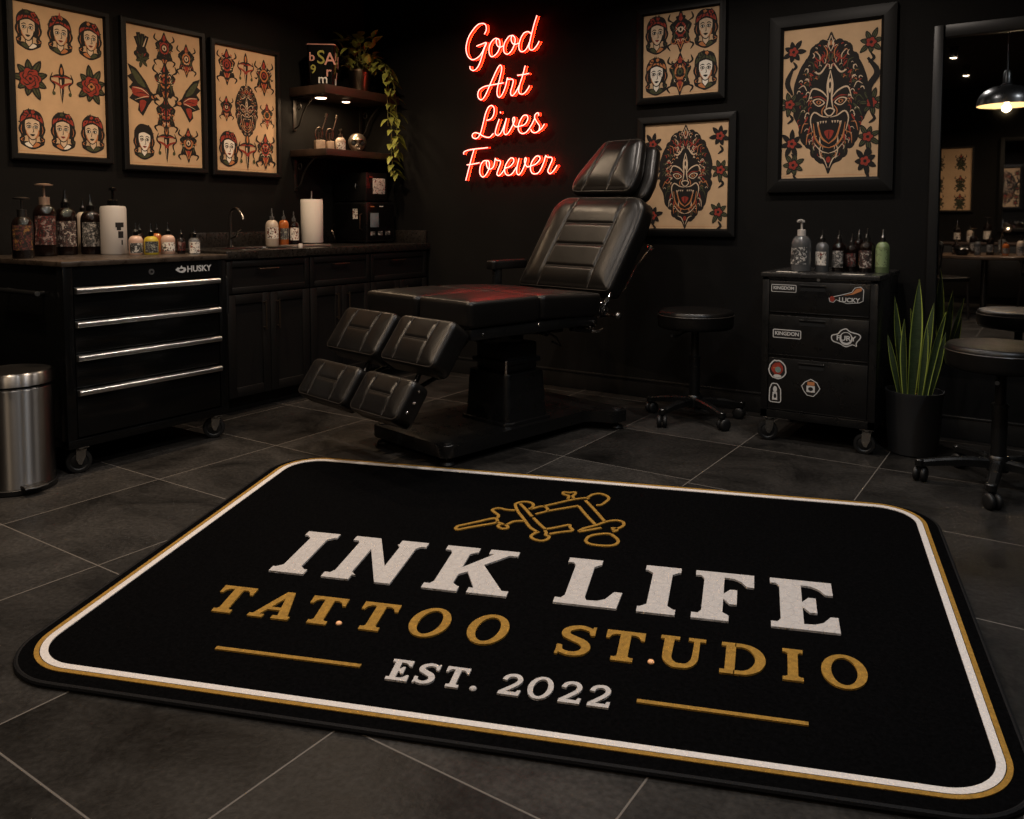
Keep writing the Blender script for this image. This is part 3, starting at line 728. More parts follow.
# ================================================================== NEON SIGN (coordinates on the back wall, metres)
NEON = {
  'Good': [
    [(-3.403,2.417),(-3.387,2.447),(-3.393,2.480),(-3.420,2.493),(-3.461,2.489),(-3.507,2.454),(-3.543,2.410),(-3.562,2.355),(-3.561,2.314),(-3.543,2.275),(-3.507,2.253),(-3.472,2.259),(-3.441,2.276),(-3.416,2.306),(-3.400,2.336),(-3.387,2.357)],
    [(-3.471,2.343),(-3.431,2.352),(-3.387,2.357),(-3.406,2.317),(-3.426,2.267),(-3.446,2.220),(-3.469,2.190),(-3.497,2.178),(-3.520,2.185),(-3.530,2.200),(-3.528,2.211)],
    [(-3.291,2.373),(-3.316,2.377),(-3.350,2.351),(-3.365,2.308),(-3.356,2.267),(-3.331,2.257),(-3.296,2.277),(-3.274,2.314),(-3.274,2.354),(-3.291,2.373),(-3.304,2.361),(-3.296,2.329),(-3.272,2.314),(-3.242,2.320)],
    [(-3.170,2.381),(-3.199,2.377),(-3.232,2.341),(-3.242,2.303),(-3.233,2.270),(-3.203,2.261),(-3.170,2.287),(-3.149,2.331),(-3.149,2.363),(-3.170,2.381),(-3.180,2.359),(-3.170,2.330),(-3.146,2.319),(-3.114,2.324)],
    [(-3.018,2.374),(-3.042,2.390),(-3.075,2.385),(-3.103,2.350),(-3.117,2.304),(-3.108,2.272),(-3.084,2.263),(-3.056,2.278),(-3.030,2.322),(-3.014,2.374)],
    [(-2.972,2.489),(-2.991,2.444),(-3.014,2.374),(-3.028,2.325),(-3.035,2.287),(-3.023,2.268),(-3.000,2.268),(-2.972,2.292),(-2.954,2.318)],
  ],
  'Art': [
    [(-3.242,2.069),(-3.296,2.066),(-3.356,2.062),(-3.411,2.056),(-3.452,2.035),(-3.462,2.003),(-3.452,1.978),(-3.427,1.969),(-3.396,1.998),(-3.356,2.067),(-3.321,2.128),(-3.286,2.181),(-3.267,2.191),(-3.257,2.166),(-3.272,2.108),(-3.292,2.045),(-3.297,1.998),(-3.282,1.974),(-3.257,1.987),(-3.228,2.040),(-3.210,2.102)],
    [(-3.210,2.102),(-3.203,2.089),(-3.179,2.089),(-3.162,2.078),(-3.170,2.043),(-3.184,2.004),(-3.179,1.980),(-3.160,1.980),(-3.131,2.012),(-3.114,2.038)],
    [(-3.065,2.168),(-3.088,2.098),(-3.112,2.038),(-3.117,1.999),(-3.103,1.982),(-3.074,1.983),(-3.046,2.009),(-3.030,2.032)],
    [(-3.129,2.109),(-3.084,2.110),(-3.034,2.113)],
  ],
  'Lives': [
    [(-3.387,1.823),(-3.352,1.829),(-3.327,1.856),(-3.321,1.900),(-3.341,1.921),(-3.371,1.912),(-3.397,1.865),(-3.417,1.801),(-3.443,1.729),(-3.473,1.702),(-3.504,1.708),(-3.511,1.729),(-3.489,1.742),(-3.453,1.734),(-3.407,1.711),(-3.362,1.704),(-3.329,1.728)],
    [(-3.279,1.825),(-3.302,1.770),(-3.312,1.730),(-3.292,1.713),(-3.267,1.727),(-3.243,1.766),(-3.218,1.827)],
    [(-3.218,1.827),(-3.233,1.773),(-3.240,1.734),(-3.228,1.716),(-3.204,1.724),(-3.170,1.770),(-3.150,1.808),(-3.154,1.828),(-3.166,1.817),(-3.160,1.781),(-3.141,1.764),(-3.117,1.764)],
    [(-3.117,1.764),(-3.069,1.775),(-3.044,1.809),(-3.050,1.833),(-3.079,1.834),(-3.107,1.801),(-3.122,1.759),(-3.112,1.727),(-3.088,1.715),(-3.055,1.723),(-3.017,1.764),(-2.989,1.810)],
    [(-2.957,1.827),(-2.960,1.844),(-2.980,1.840),(-2.989,1.817),(-2.971,1.785),(-2.950,1.756),(-2.957,1.726),(-2.985,1.714),(-3.010,1.722),(-3.019,1.739)],
    [(-2.980,1.714),(-2.938,1.736),(-2.911,1.768)],
    [(-3.271,1.874),(-3.265,1.864)],
  ],
  'Forever': [
    [(-3.375,1.633),(-3.438,1.630),(-3.510,1.627),(-3.567,1.619),(-3.588,1.607),(-3.587,1.595)],
    [(-3.496,1.625),(-3.520,1.561),(-3.547,1.479),(-3.570,1.409)],
    [(-3.559,1.519),(-3.505,1.523),(-3.450,1.530)],
    [(-3.382,1.541),(-3.413,1.541),(-3.438,1.513),(-3.447,1.468),(-3.436,1.439),(-3.413,1.430),(-3.382,1.458),(-3.362,1.502),(-3.367,1.535),(-3.382,1.541),(-3.390,1.523),(-3.377,1.490),(-3.352,1.483),(-3.327,1.501),(-3.312,1.557)],
    [(-3.312,1.557),(-3.302,1.543),(-3.272,1.537),(-3.269,1.519),(-3.287,1.479),(-3.299,1.447),(-3.285,1.435),(-3.263,1.446),(-3.228,1.485)],
    [(-3.228,1.485),(-3.189,1.496),(-3.160,1.523),(-3.160,1.547),(-3.184,1.552),(-3.213,1.525),(-3.233,1.486),(-3.228,1.449),(-3.204,1.435),(-3.170,1.447),(-3.136,1.490)],
    [(-3.114,1.549),(-3.131,1.490),(-3.133,1.450),(-3.117,1.436),(-3.093,1.457),(-3.064,1.512),(-3.055,1.543),(-3.066,1.547),(-3.068,1.516),(-3.050,1.489),(-3.026,1.491)],
    [(-3.026,1.491),(-2.979,1.505),(-2.947,1.535),(-2.952,1.555),(-2.980,1.554),(-3.012,1.518),(-3.022,1.479),(-3.012,1.448),(-2.984,1.438),(-2.951,1.453),(-2.919,1.507),(-2.901,1.560)],
    [(-2.901,1.560),(-2.892,1.548),(-2.855,1.543),(-2.852,1.524),(-2.873,1.482),(-2.884,1.455),(-2.868,1.437),(-2.841,1.453),(-2.812,1.491)],
  ],
}
NC = (-3.2, 1.95)
neon = thing('neon_sign', 'glowing red script neon sign reading Good Art Lives Forever on the black back wall', 'neon sign', (NC[0], BY-0.0005, NC[1]))
for word, strokes in NEON.items():
    core = MB(); red = MB(); peg = MB(); back = MB()
    for s in strokes:
        P = cr([(x-NC[0], 0.0, z-NC[1]) for x, z in s], 5)
        core.tube([(p.x, -0.0555, p.z) for p in P], 0.0037, 8)
        red.tube([(p.x, -0.0485, p.z) for p in P], 0.0070, 8)
        red.tube([(p.x, -0.040, p.z) for p in P], 0.0074, 8); back.tube([(p.x, -0.029, p.z) for p in P], 0.0045, 6)
        peg.cyl((P[0].x, -0.03, P[0].z), (P[0].x, 0, P[0].z), 0.004, seg=8)
    w = core.build('word_tube', M_neon, neon); w['label'] = 'bright tube spelling ' + word
    red.build('red_channel', M_neonred, w); back.build('added_halo_strip', M_neonhalo, w)  # strip behind the channel is an added emitter for the wall halo
    peg.build('mounting_peg', M_plastic, w)

# ================================================================== FRAMED FLASH SHEETS
INK, RED, GRN, SKN, WHT, ORG = range(6)
class Art:
    """flat printed drawing, x right, y up, metres; later shapes lie on top"""
    def __init__(s, seed): s.P = []; s.r = random.Random(seed); s.k = 0
    def poly(s, pts, c, same=False):
        if not same: s.k += 1
        s.P.append(([tuple(p[:2]) for p in pts], c, s.k))
    def blob(s, pts, c, sub=4): s.poly(cr(pts, sub, True), c)
    def ell(s, x, y, rx, ry, c, n=18, rot=0.0):
        ca, sa = math.cos(rot), math.sin(rot)
        s.poly([(x+rx*math.cos(t)*ca-ry*math.sin(t)*sa, y+rx*math.cos(t)*sa+ry*math.sin(t)*ca) for t in [2*PI*k/n for k in range(n)]], c)
    def line(s, pts, w, c, sub=4, taper=True):
        P = cr(pts, sub); n = len(P); L_ = []; R_ = []
        for i in range(n):
            d = (P[min(i+1, n-1)]-P[max(i-1, 0)]); d = d.normalized() if d.length > 1e-9 else Vector((1,0))
            nn = Vector((-d.y, d.x)); k = w*(0.35+0.65*math.sin(PI*i/(n-1))) if taper else w
            L_.append(P[i]+nn*k/2); R_.append(P[i]-nn*k/2)
        s.k += 1
        for i in range(n-1): s.poly([L_[i], R_[i], R_[i+1], L_[i+1]], c, True)
    def scallop(s, x, y, r, n, depth, c, sy=1.0, ph=0.0):
        s.poly([(x+r*(1-depth+depth*abs(math.cos(n*t/2)))*math.cos(t+ph), y+sy*r*(1-depth+depth*abs(math.cos(n*t/2)))*math.sin(t+ph)) for t in [2*PI*k/(n*7) for k in range(n*7)]], c)
    def build(s, parent, y0):
        mb = MB(); mb.keep = True
        for pts, c, k in s.P:
            y = y0-4.0e-6*(k+1); mb.mi = c
            a = sum(pts[k-1][0]*pts[k][1]-pts[k][0]*pts[k-1][1] for k in range(len(pts)))
            q = pts if a > 0 else pts[::-1]
            mb.raw([(p[0], y, p[1]) for p in q], [tuple(range(len(q)))])
        return mb.build('printed_art', ART, parent, smooth=0)
    # --- motifs, s = half height
    def leafs(s, x, y, r, n, c=GRN, ph=0.3):
        for k in range(n):
            a = 2*PI*k/n+ph; l = r*s.r.uniform(0.75, 1.1)
            ex, ey = x+l*math.cos(a), y+l*1.15*math.sin(a); w = r*0.22
            nx, ny = -math.sin(a)*w, math.cos(a)*w; mx, my = x+0.55*(ex-x), y+0.55*(ey-y)
            s.blob([(x,y),(mx+nx,my+ny),(ex,ey),(mx-nx,my-ny)], INK, 3)
            if c is not None:
                s.blob([(x,y),(mx+nx*0.6,my+ny*0.6),(x+(ex-x)*0.9,y+(ey-y)*0.9),(mx-nx*0.6,my-ny*0.6)], c, 3)
                s.line([(x,y),(mx,my),(ex,ey)], r*0.05, INK, 2)
    def rose(s, x, y, r, c=RED):
        s.leafs(x, y, r*1.25, 9)
        s.scallop(x, y, r*0.8, 7, 0.22, INK); s.scallop(x, y, r*0.72, 7, 0.22, c, 1, 0.1)
        for k in range(5):
            a = 2*PI*k/5+0.4
            s.line([(x+r*0.56*math.cos(a-0.6), y+r*0.56*math.sin(a-0.6)),(x+r*0.5*math.cos(a), y+r*0.5*math.sin(a)),(x+r*0.3*math.cos(a+0.6), y+r*0.3*math.sin(a+0.6))], r*0.09, INK)
        s.scallop(x, y, r*0.34, 4, 0.3, INK); s.scallop(x, y, r*0.27, 4, 0.3, s.r.choice((SKN, ORG, RED)))
        s.ell(x, y, r*0.11, r*0.11, INK, 10)
    def bust(s, x, y, h, band=RED, turn=0.0, hat=False, pale=SKN):
        """head and shoulders; h = half height"""
        r = s.r; w = h*0.62
        s.blob([(x-w*0.95,y-h*0.72),(x-w*0.4,y-h*0.62),(x,y-h*0.8),(x+w*0.4,y-h*0.62),(x+w*0.95,y-h*0.72),(x+w*0.5,y-h*0.92),(x,y-h*1.02),(x-w*0.5,y-h*0.92)], INK)
        s.blob([(x-w*0.6,y-h*0.74),(x-w*0.2,y-h*0.66),(x,y-h*0.9),(x-w*0.35,y-h*0.88)], r.choice((GRN, ORG, WHT)))
        s.blob([(x+w*0.6,y-h*0.74),(x+w*0.2,y-h*0.66),(x,y-h*0.9),(x+w*0.35,y-h*0.88)], r.choice((GRN, ORG, WHT)))
        # hair mass
        s.blob([(x-w*0.95,y+h*0.1),(x-w*0.9,y+h*0.62),(x-w*0.45,y+h*0.95),(x+w*0.1,y+h*0.98),(x+w*0.7,y+h*0.82),(x+w*0.98,y+h*0.3),(x+w*0.85,y-h*0.2),(x+w*0.5,y-h*0.35),(x,y-h*0.1),(x-w*0.5,y-h*0.35),(x-w*0.85,y-h*0.25)], INK)
        # neck
        s.poly([(x-w*0.34,y-h*0.3),(x+w*0.34,y-h*0.3),(x+w*0.3,y-h*0.66),(x,y-h*0.88),(x-w*0.3,y-h*0.66)], INK)
        s.poly([(x-w*0.27,y-h*0.3),(x+w*0.27,y-h*0.3),(x+w*0.23,y-h*0.64),(x,y-h*0.82),(x-w*0.23,y-h*0.64)], pale)
        # face
        fx = x+turn*w*0.12
        out = [(-0.68,0.28),(-0.55,0.52),(0,0.62),(0.55,0.52),(0.68,0.28),(0.62,-0.08),(0.36,-0.42),(0,-0.56),(-0.36,-0.42),(-0.62,-0.08)]
        s.blob([(fx+p[0]*w*0.98, y+p[1]*h*1.0) for p in out], INK); s.blob([(fx+p[0]*w*0.84, y+p[1]*h*0.9) for p in out], pale)
        # bandana or hair roll
        if band is not None:
            j1, j2 = r.uniform(0.62, 0.74), r.uniform(0.66, 0.8)
            s.blob([(x-w*0.84,y+h*0.3),(x-w*0.74,y+h*j1*0.9),(x,y+h*j2),(x+w*0.74,y+h*j1*0.9),(x+w*0.84,y+h*0.3),(x+w*0.4,y+h*0.5),(x,y+h*0.55),(x-w*0.4,y+h*0.5)], band)
            q = r.choice((-1, 1)); s.scallop(x+q*w*0.42, y+h*0.78, w*0.3, 5, 0.3, INK); s.scallop(x+q*w*0.42, y+h*0.78, w*0.23, 5, 0.3, band); s.ell(x+q*w*0.42, y+h*0.78, w*0.08, w*0.08, INK, 9)
            s.scallop(x-q*w*0.1, y+h*0.86, w*0.24, 5, 0.3, INK); s.scallop(x-q*w*0.1, y+h*0.86, w*0.17, 5, 0.3, r.choice((band, ORG, GRN)))
            for k in (-0.5, -0.1, 0.3, 0.6): s.line([(x+k*w,y+h*0.5),(x+k*w*0.8+0.06*w,y+h*0.66),(x+k*w*0.55,y+h*0.83)], h*0.05, INK, 3)
            for k in range(5):
                a = r.uniform(0.3, 2.8); s.line([(x+w*0.75*math.cos(a),y+h*(0.48+0.3*math.sin(a))),(x+w*0.6*math.cos(a+0.2),y+h*(0.44+0.34*math.sin(a)))], h*0.11, INK, 3)
        s.line([(x-w*0.8,y+h*0.34),(x-w*0.35,y+h*0.52),(x+w*0.1,y+h*0.56),(x+w*0.8,y+h*0.34)], h*0.1, INK)
        s.line([(fx-w*0.5,y-h*0.05),(fx-w*0.42,y-h*0.25),(fx-w*0.2,y-h*0.44)], h*0.05, ORG); s.line([(fx+w*0.5,y-h*0.02),(fx+w*0.44,y-h*0.25),(fx+w*0.2,y-h*0.46)], h*0.08, s.r.choice((INK, ORG)))
        if hat: s.poly([(x-w*0.16,y+h*0.85),(x,y+h*1.2),(x+w*0.16,y+h*0.85)], RED)
        for k in (-1, 1):
            ex = fx+k*w*0.27
            s.ell(ex, y+h*0.12, w*0.19, h*0.085, INK, 14); s.ell(ex, y+h*0.115, w*0.13, h*0.05, WHT, 12); s.ell(ex+turn*w*0.04, y+h*0.115, w*0.07, h*0.05, INK, 10)
            s.line([(ex-k*w*0.18,y+h*0.24),(ex,y+h*0.3),(ex+k*w*0.24,y+h*0.22)], h*0.055, INK, 3)
            s.line([(fx+k*w*0.2,y+h*0.02),(fx+k*w*0.36,y-h*0.02),(fx+k*w*0.44,y+h*0.04)], h*0.025, ORG, 3)
            # locks of hair and ear bob
            s.line([(x+k*w*0.75,y+h*0.35),(x+k*w*0.9,y+h*0.02),(x+k*w*0.72,y-h*0.28),(x+k*w*0.85,y-h*0.5)], h*0.24, INK, 3)
            s.blob([(x+k*w*0.6,y-h*0.4),(x+k*w*1.0,y-h*0.45),(x+k*w*0.9,y-h*0.75),(x+k*w*0.62,y-h*0.6)], INK, 3); s.line([(x+k*w*0.7,y-h*0.45),(x+k*w*0.9,y-h*0.55),(x+k*w*0.72,y-h*0.6)], h*0.04, r.choice((GRN, ORG)), 3)
            s.line([(x+k*w*0.8,y+h*0.2),(x+k*w*0.86,y-h*0.05),(x+k*w*0.76,y-h*0.24)], h*0.03, ORG, 3)
        s.line([(fx+w*0.02,y+h*0.14),(fx+turn*w*0.14+w*0.06,y-h*0.12),(fx-w*0.04,y-h*0.15)], h*0.04, INK, 3)
        s.blob([(fx-w*0.2,y-h*0.27),(fx,y-h*0.24),(fx+w*0.2,y-h*0.27),(fx,y-h*0.36)], s.r.choice((RED, INK)), 3)
        s.line([(fx-w*0.2,y-h*0.275),(fx,y-h*0.29),(fx+w*0.2,y-h*0.275)], h*0.025, INK, 3)
        for k in range(3):
            a = r.uniform(0.2, PI-0.2); s.line([(x+w*0.9*math.cos(a),y+h*0.85*math.sin(a)+0.05*h),(x+w*1.12*math.cos(a),y+h*1.02*math.sin(a)+0.05*h)], h*0.06, INK, 3)
    def dagger(s, x, y, h, w=0.16):
        s.poly([(x-h*w,y+h*0.3),(x+h*w,y+h*0.3),(x+h*w*0.6,y-h*0.4),(x,y-h),(x-h*w*0.6,y-h*0.4)], INK)
        s.poly([(x-h*w*0.6,y+h*0.2),(x-h*w*0.1,y+h*0.2),(x-h*w*0.1,y-h*0.75),(x-h*w*0.35,y-h*0.4)], SKN)
        s.line([(x-h*0.5,y+h*0.28),(x-h*0.2,y+h*0.38),(x,y+h*0.32),(x+h*0.2,y+h*0.38),(x+h*0.5,y+h*0.28)], h*0.17, INK)
        s.line([(x-h*0.42,y+h*0.3),(x,y+h*0.34),(x+h*0.42,y+h*0.3)], h*0.09, RED)
        s.blob([(x-h*0.1,y+h*0.35),(x-h*0.13,y+h*0.65),(x,y+h),(x+h*0.13,y+h*0.65),(x+h*0.1,y+h*0.35)], INK); s.ell(x, y+h*0.62, h*0.06, h*0.18, ORG)
        for k in (-1, 1):
            s.line([(x+k*h*0.45,y+h*0.5),(x+k*h*0.55,y+h*0.15),(x+k*h*0.35,y-h*0.1),(x+k*h*0.45,y-h*0.45)], h*0.09, INK)
            s.line([(x+k*h*0.5,y+h*0.1),(x+k*h*0.15,y-h*0.05),(x-k*h*0.1,y-h*0.25)], h*0.11, RED)
            s.ell(x+k*h*0.4, y-h*0.5, h*0.08, h*0.1, GRN)
    def crest(s, x, y, h, core=RED):
        """ornate upright jewel-like emblem"""
        r = s.r; w = h*0.55
        s.blob([(x,y+h),(x+w*0.35,y+h*0.6),(x+w,y+h*0.3),(x+w*0.7,y-h*0.1),(x+w*0.9,y-h*0.5),(x+w*0.3,y-h*0.6),(x,y-h),(x-w*0.3,y-h*0.6),(x-w*0.9,y-h*0.5),(x-w*0.7,y-h*0.1),(x-w,y+h*0.3),(x-w*0.35,y+h*0.6)], INK, 3)
        s.ell(x, y+h*0.1, w*0.5, h*0.34, core); s.ell(x, y+h*0.1, w*0.36, h*0.24, INK); s.ell(x, y+h*0.12, w*0.24, h*0.15, r.choice((SKN, RED, ORG, GRN))); s.ell(x, y+h*0.1, w*0.1, h*0.08, INK)
        s.blob([(x,y+h*0.85),(x+w*0.18,y+h*0.6),(x,y+h*0.48),(x-w*0.18,y+h*0.6)], RED, 3)
        for k in (-1, 1):
            s.line([(x+k*w*0.75,y+h*0.3),(x+k*w*0.55,y),(x+k*w*0.6,y-h*0.4)], h*0.09, GRN); s.line([(x+k*w*0.35,y-h*0.3),(x+k*w*0.2,y-h*0.5),(x,y-h*0.8)], h*0.06, ORG)
            s.line([(x+k*w*0.7,y+h*0.45),(x+k*w*1.1,y+h*0.6),(x+k*w*0.95,y+h*0.85)], h*0.1, INK); s.line([(x+k*w*0.7,y-h*0.5),(x+k*w*1.15,y-h*0.62),(x+k*w*0.9,y-h*0.85)], h*0.1, INK)
        s.blob([(x-w*0.2,y-h*0.35),(x+w*0.2,y-h*0.35),(x,y-h*0.6)], RED, 3)
        for i in range(14):
            a = r.uniform(-1.4, 1.5); q = r.uniform(0.45, 1.05); cx, cy = w*q*math.cos(a)*0.85, h*q*math.sin(a)*0.75; c = r.choice((INK, INK, SKN, ORG, RED)); b = r.uniform(0, 6.28); l = h*r.uniform(0.07, 0.16)
            for k in (-1, 1): s.line([(x+k*cx, y+cy), (x+k*(cx+l*math.cos(b)), y+cy+l*math.sin(b)), (x+k*(cx+l*math.cos(b+0.7)*1.5), y+cy+l*math.sin(b+0.7)*1.5)], h*(0.09 if c == INK else 0.04), c, 3)
    def bird(s, x, y, h, k):
        """swallow-like wing shape; k = -1 or 1 side"""
        P = [(-0.85,1.0),(-0.4,0.85),(0.08,0.4),(0.35,0.02),(0.85,-0.3),(0.42,-0.34),(0.22,-0.55),(-0.1,-1.0),(-0.36,-0.78),(-0.3,-0.52),(-0.8,-0.35),(-0.58,-0.1),(-0.8,0.08),(-0.6,0.28),(-0.88,0.5),(-0.66,0.62)]
        f = lambda p: (x-k*p[0]*h*0.8, y+p[1]*h)
        s.poly([f(p) for p in P], INK)
        s.blob([f(p) for p in ((-0.68,0.8),(-0.3,0.65),(0.1,0.15),(-0.35,0.3))], GRN, 3); s.blob([f(p) for p in ((-0.6,0.12),(0.1,0.05),(0.22,-0.25),(-0.55,-0.2))], RED, 3)
        s.blob([f(p) for p in ((-0.25,-0.4),(0.1,-0.42),(-0.18,-0.85))], RED, 3); s.ell(*f((0.5,-0.2)), h*0.1, h*0.08, ORG)
        for i in range(4): s.line([f((-0.68+i*0.06,0.34-0.24*i)), f((-0.2+0.08*i,0.2-0.14*i)), f((0.25,-0.1-0.03*i))], h*0.035, SKN if i % 2 else INK, 3)
    def hand(s, x, y, h):
        for a, l in ((-0.5,0.75),(-0.2,1.0),(0.1,0.95),(0.45,0.85)):
            s.line([(x,y-h*0.2),(x+math.sin(a)*l*h*0.6,y+l*h*0.5),(x+math.sin(a)*l*h*1.0,y+l*h)], h*0.26, INK, 4, False); s.line([(x,y-h*0.1),(x+math.sin(a)*l*h*0.9,y+l*h*0.88)], h*0.08, s.r.choice((SKN,GRN)), 3)
        s.scallop(x, y-h*0.25, h*0.5, 6, 0.25, INK); s.blob([(x-h*0.3,y-h*0.15),(x,y-h*0.3),(x+h*0.3,y-h*0.15),(x,y-h*0.5)], RED, 3)
        s.leafs(x, y-h*0.55, h*0.5, 6, GRN, 3.4)
    def beast(s, x, y, w, h):
        """large symmetrical roaring beast head worked in ornament; w, h half sizes"""
        r = s.r
        O = [(0,1.0),(0.14,0.86),(0.42,0.84),(0.62,0.66),(0.82,0.5),(0.98,0.22),(0.9,-0.02),(0.98,-0.16),(0.82,-0.34),(0.74,-0.56),(0.5,-0.68),(0.34,-0.84),(0.12,-0.9),(0,-1.04)]
        full = O+[(-p[0], p[1]) for p in O[-2:0:-1]]
        s.blob([(x+p[0]*w, y+p[1]*h) for p in full], INK, 4)
        def both(pts, wd, c):
            for k in (-1, 1): s.line([(x+k*p[0]*w, y+p[1]*h) for p in pts], wd, c, 4)
        def bothb(pts, c):
            for k in (-1, 1): s.blob([(x+k*p[0]*w, y+p[1]*h) for p in pts], c, 3)
        for i in range(24):     # lobes round the rim
            t = 2*PI*i/24; q = r.uniform(0.1, 0.16)
            s.ell(x+0.84*w*math.cos(t)*(1-0.12*max(0,-math.sin(t))), y+0.83*h*math.sin(t), q*w, q*h*0.7, INK, 12)
        for i in range(120):    # curls of mane
            a = r.uniform(-1.5, 1.52); rr = r.uniform(0.5, 0.94)
            cx, cy = rr*math.cos(a)*(0.9 if a > -0.5 else 0.75), rr*math.sin(a)*0.9+0.02
            q = r.uniform(0.035, 0.09); b = a+r.uniform(-1, 1)
            both([(cx+q*(1-0.25*t)*math.cos(b+t), cy+q*0.7*(1-0.25*t)*math.sin(b+t)) for t in (0, 0.9, 1.8, 2.7)], w*r.uniform(0.016, 0.03), r.choice((SKN, SKN, ORG, RED, GRN)))
        for i in range(11):
            a = -1.35+i*0.27
            both([(0.97*math.cos(a)*0.9, 0.93*math.sin(a)*0.9), (0.84*math.cos(a+0.1)*0.9, 0.8*math.sin(a+0.1)*0.9), (0.7*math.cos(a+0.03)*0.92, 0.66*math.sin(a+0.03)*0.92)], w*0.028, r.choice((SKN, ORG, GRN)))
            both([(0.8*math.cos(a+0.13)*0.9, 0.8*math.sin(a+0.13)*0.88), (0.68*math.cos(a+0.2)*0.9, 0.66*math.sin(a+0.2)*0.88)], w*0.05, r.choice((RED, RED, GRN)))
        bothb([(0.0,0.4),(0.26,0.36),(0.5,0.24),(0.46,0.02),(0.5,-0.25),(0.3,-0.5),(0.0,-0.55),(0.02,0)], INK)
        # brow, eyes, nose, muzzle
        both([(0.04,0.05),(0.22,0.16),(0.46,0.2),(0.56,0.06)], w*0.045, SKN); both([(0.05,-0.0),(0.25,0.08),(0.46,0.08)], w*0.03, RED)
        bothb([(0.12,-0.01),(0.28,0.06),(0.46,0.03),(0.3,-0.06)], SKN); bothb([(0.16,-0.005),(0.29,0.045),(0.42,0.022),(0.3,-0.045)], INK); bothb([(0.22,0.0),(0.29,0.03),(0.36,0.01),(0.29,-0.028)], ORG)
        for k in (-1, 1): s.ell(x+k*0.29*w, y+0.002*h, w*0.03, h*0.02, INK, 10)
        both([(0.0,0.45),(0.07,0.25),(0.05,0.05),(0.1,-0.12)], w*0.045, SKN); both([(0.08,0.55),(0.26,0.42),(0.42,0.44)], w*0.05, SKN); both([(0.1,0.68),(0.3,0.6),(0.42,0.66)], w*0.045, RED)
        s.blob([(x-0.15*w,y-0.12*h),(x,y-0.08*h),(x+0.15*w,y-0.12*h),(x+0.06*w,y-0.2*h),(x-0.06*w,y-0.2*h)], SKN, 3); s.blob([(x-0.11*w,y-0.125*h),(x,y-0.1*h),(x+0.11*w,y-0.125*h),(x+0.04*w,y-0.185*h),(x-0.04*w,y-0.185*h)], INK, 3)
        for k in (-1, 1): s.line([(x+k*0.12*w,y-0.05*h),(x+k*0.2*w,y-0.12*h),(x+k*0.18*w,y-0.2*h)], w*0.03, ORG)
        s.blob([(x,y+0.34*h),(x+0.06*w,y+0.24*h),(x,y+0.12*h),(x-0.06*w,y+0.24*h)], SKN, 2); s.ell(x, y+0.24*h, w*0.03, h*0.05, INK)
        both([(0.02,-0.22),(0.2,-0.2),(0.4,-0.14),(0.5,-0.24),(0.44,-0.42)], w*0.04, SKN)
        s.blob([(x-0.34*w,y-0.28*h),(x,y-0.24*h),(x+0.34*w,y-0.28*h),(x+0.22*w,y-0.58*h),(x,y-0.64*h),(x-0.22*w,y-0.58*h)], INK, 3)
        s.blob([(x-0.13*w,y-0.43*h),(x,y-0.4*h),(x+0.13*w,y-0.43*h),(x,y-0.54*h)], RED, 3); s.line([(x,y-0.41*h),(x,y-0.47*h),(x,y-0.53*h)], w*0.03, INK)
        for k in (-1, 1):
            s.poly([(x+k*0.27*w,y-0.28*h),(x+k*0.33*w,y-0.28*h),(x+k*0.27*w,y-0.42*h)], SKN); s.poly([(x+k*0.21*w,y-0.6*h),(x+k*0.26*w,y-0.57*h),(x+k*0.235*w,y-0.48*h)], SKN); s.line([(x+k*0.3*w,y-0.3*h),(x+k*0.2*w,y-0.5*h),(x,y-0.6*h)], w*0.05, ORG)
            for j in range(3): s.poly([(x+k*(0.06+0.07*j)*w,y-0.27*h),(x+k*(0.11+0.07*j)*w,y-0.27*h),(x+k*(0.085+0.07*j)*w,y-0.31*h)], SKN)
        both([(0.0,-0.66),(0.2,-0.62),(0.36,-0.5),(0.42,-0.3)], w*0.045, ORG); both([(0.0,-0.74),(0.2,-0.7),(0.4,-0.58)], w*0.03, SKN); both([(0.02,-0.95),(0.12,-0.82),(0.26,-0.78)], w*0.03, SKN)
        s.ell(x, y-0.83*h, w*0.06, h*0.045, RED, 12); both([(0.0,0.95),(0.07,0.82),(0.0,0.72)], w*0.03, SKN); s.ell(x, y+0.84*h, w*0.025, h*0.04, ORG, 10)
    def sprig(s, x, y, r, c=RED):
        s.leafs(x, y, r*1.2, 7, s.r.choice((GRN, None)), s.r.uniform(0, 6)); s.scallop(x, y, r*0.6, 5, 0.3, INK); s.scallop(x, y, r*0.48, 5, 0.35, c); s.ell(x, y, r*0.16, r*0.16, INK, 9)
        a = s.r.uniform(0, 6); s.line([(x,y-r),(x+r*0.3,y-r*1.5),(x-r*0.2,y-r*1.9)], r*0.3, INK, 3)

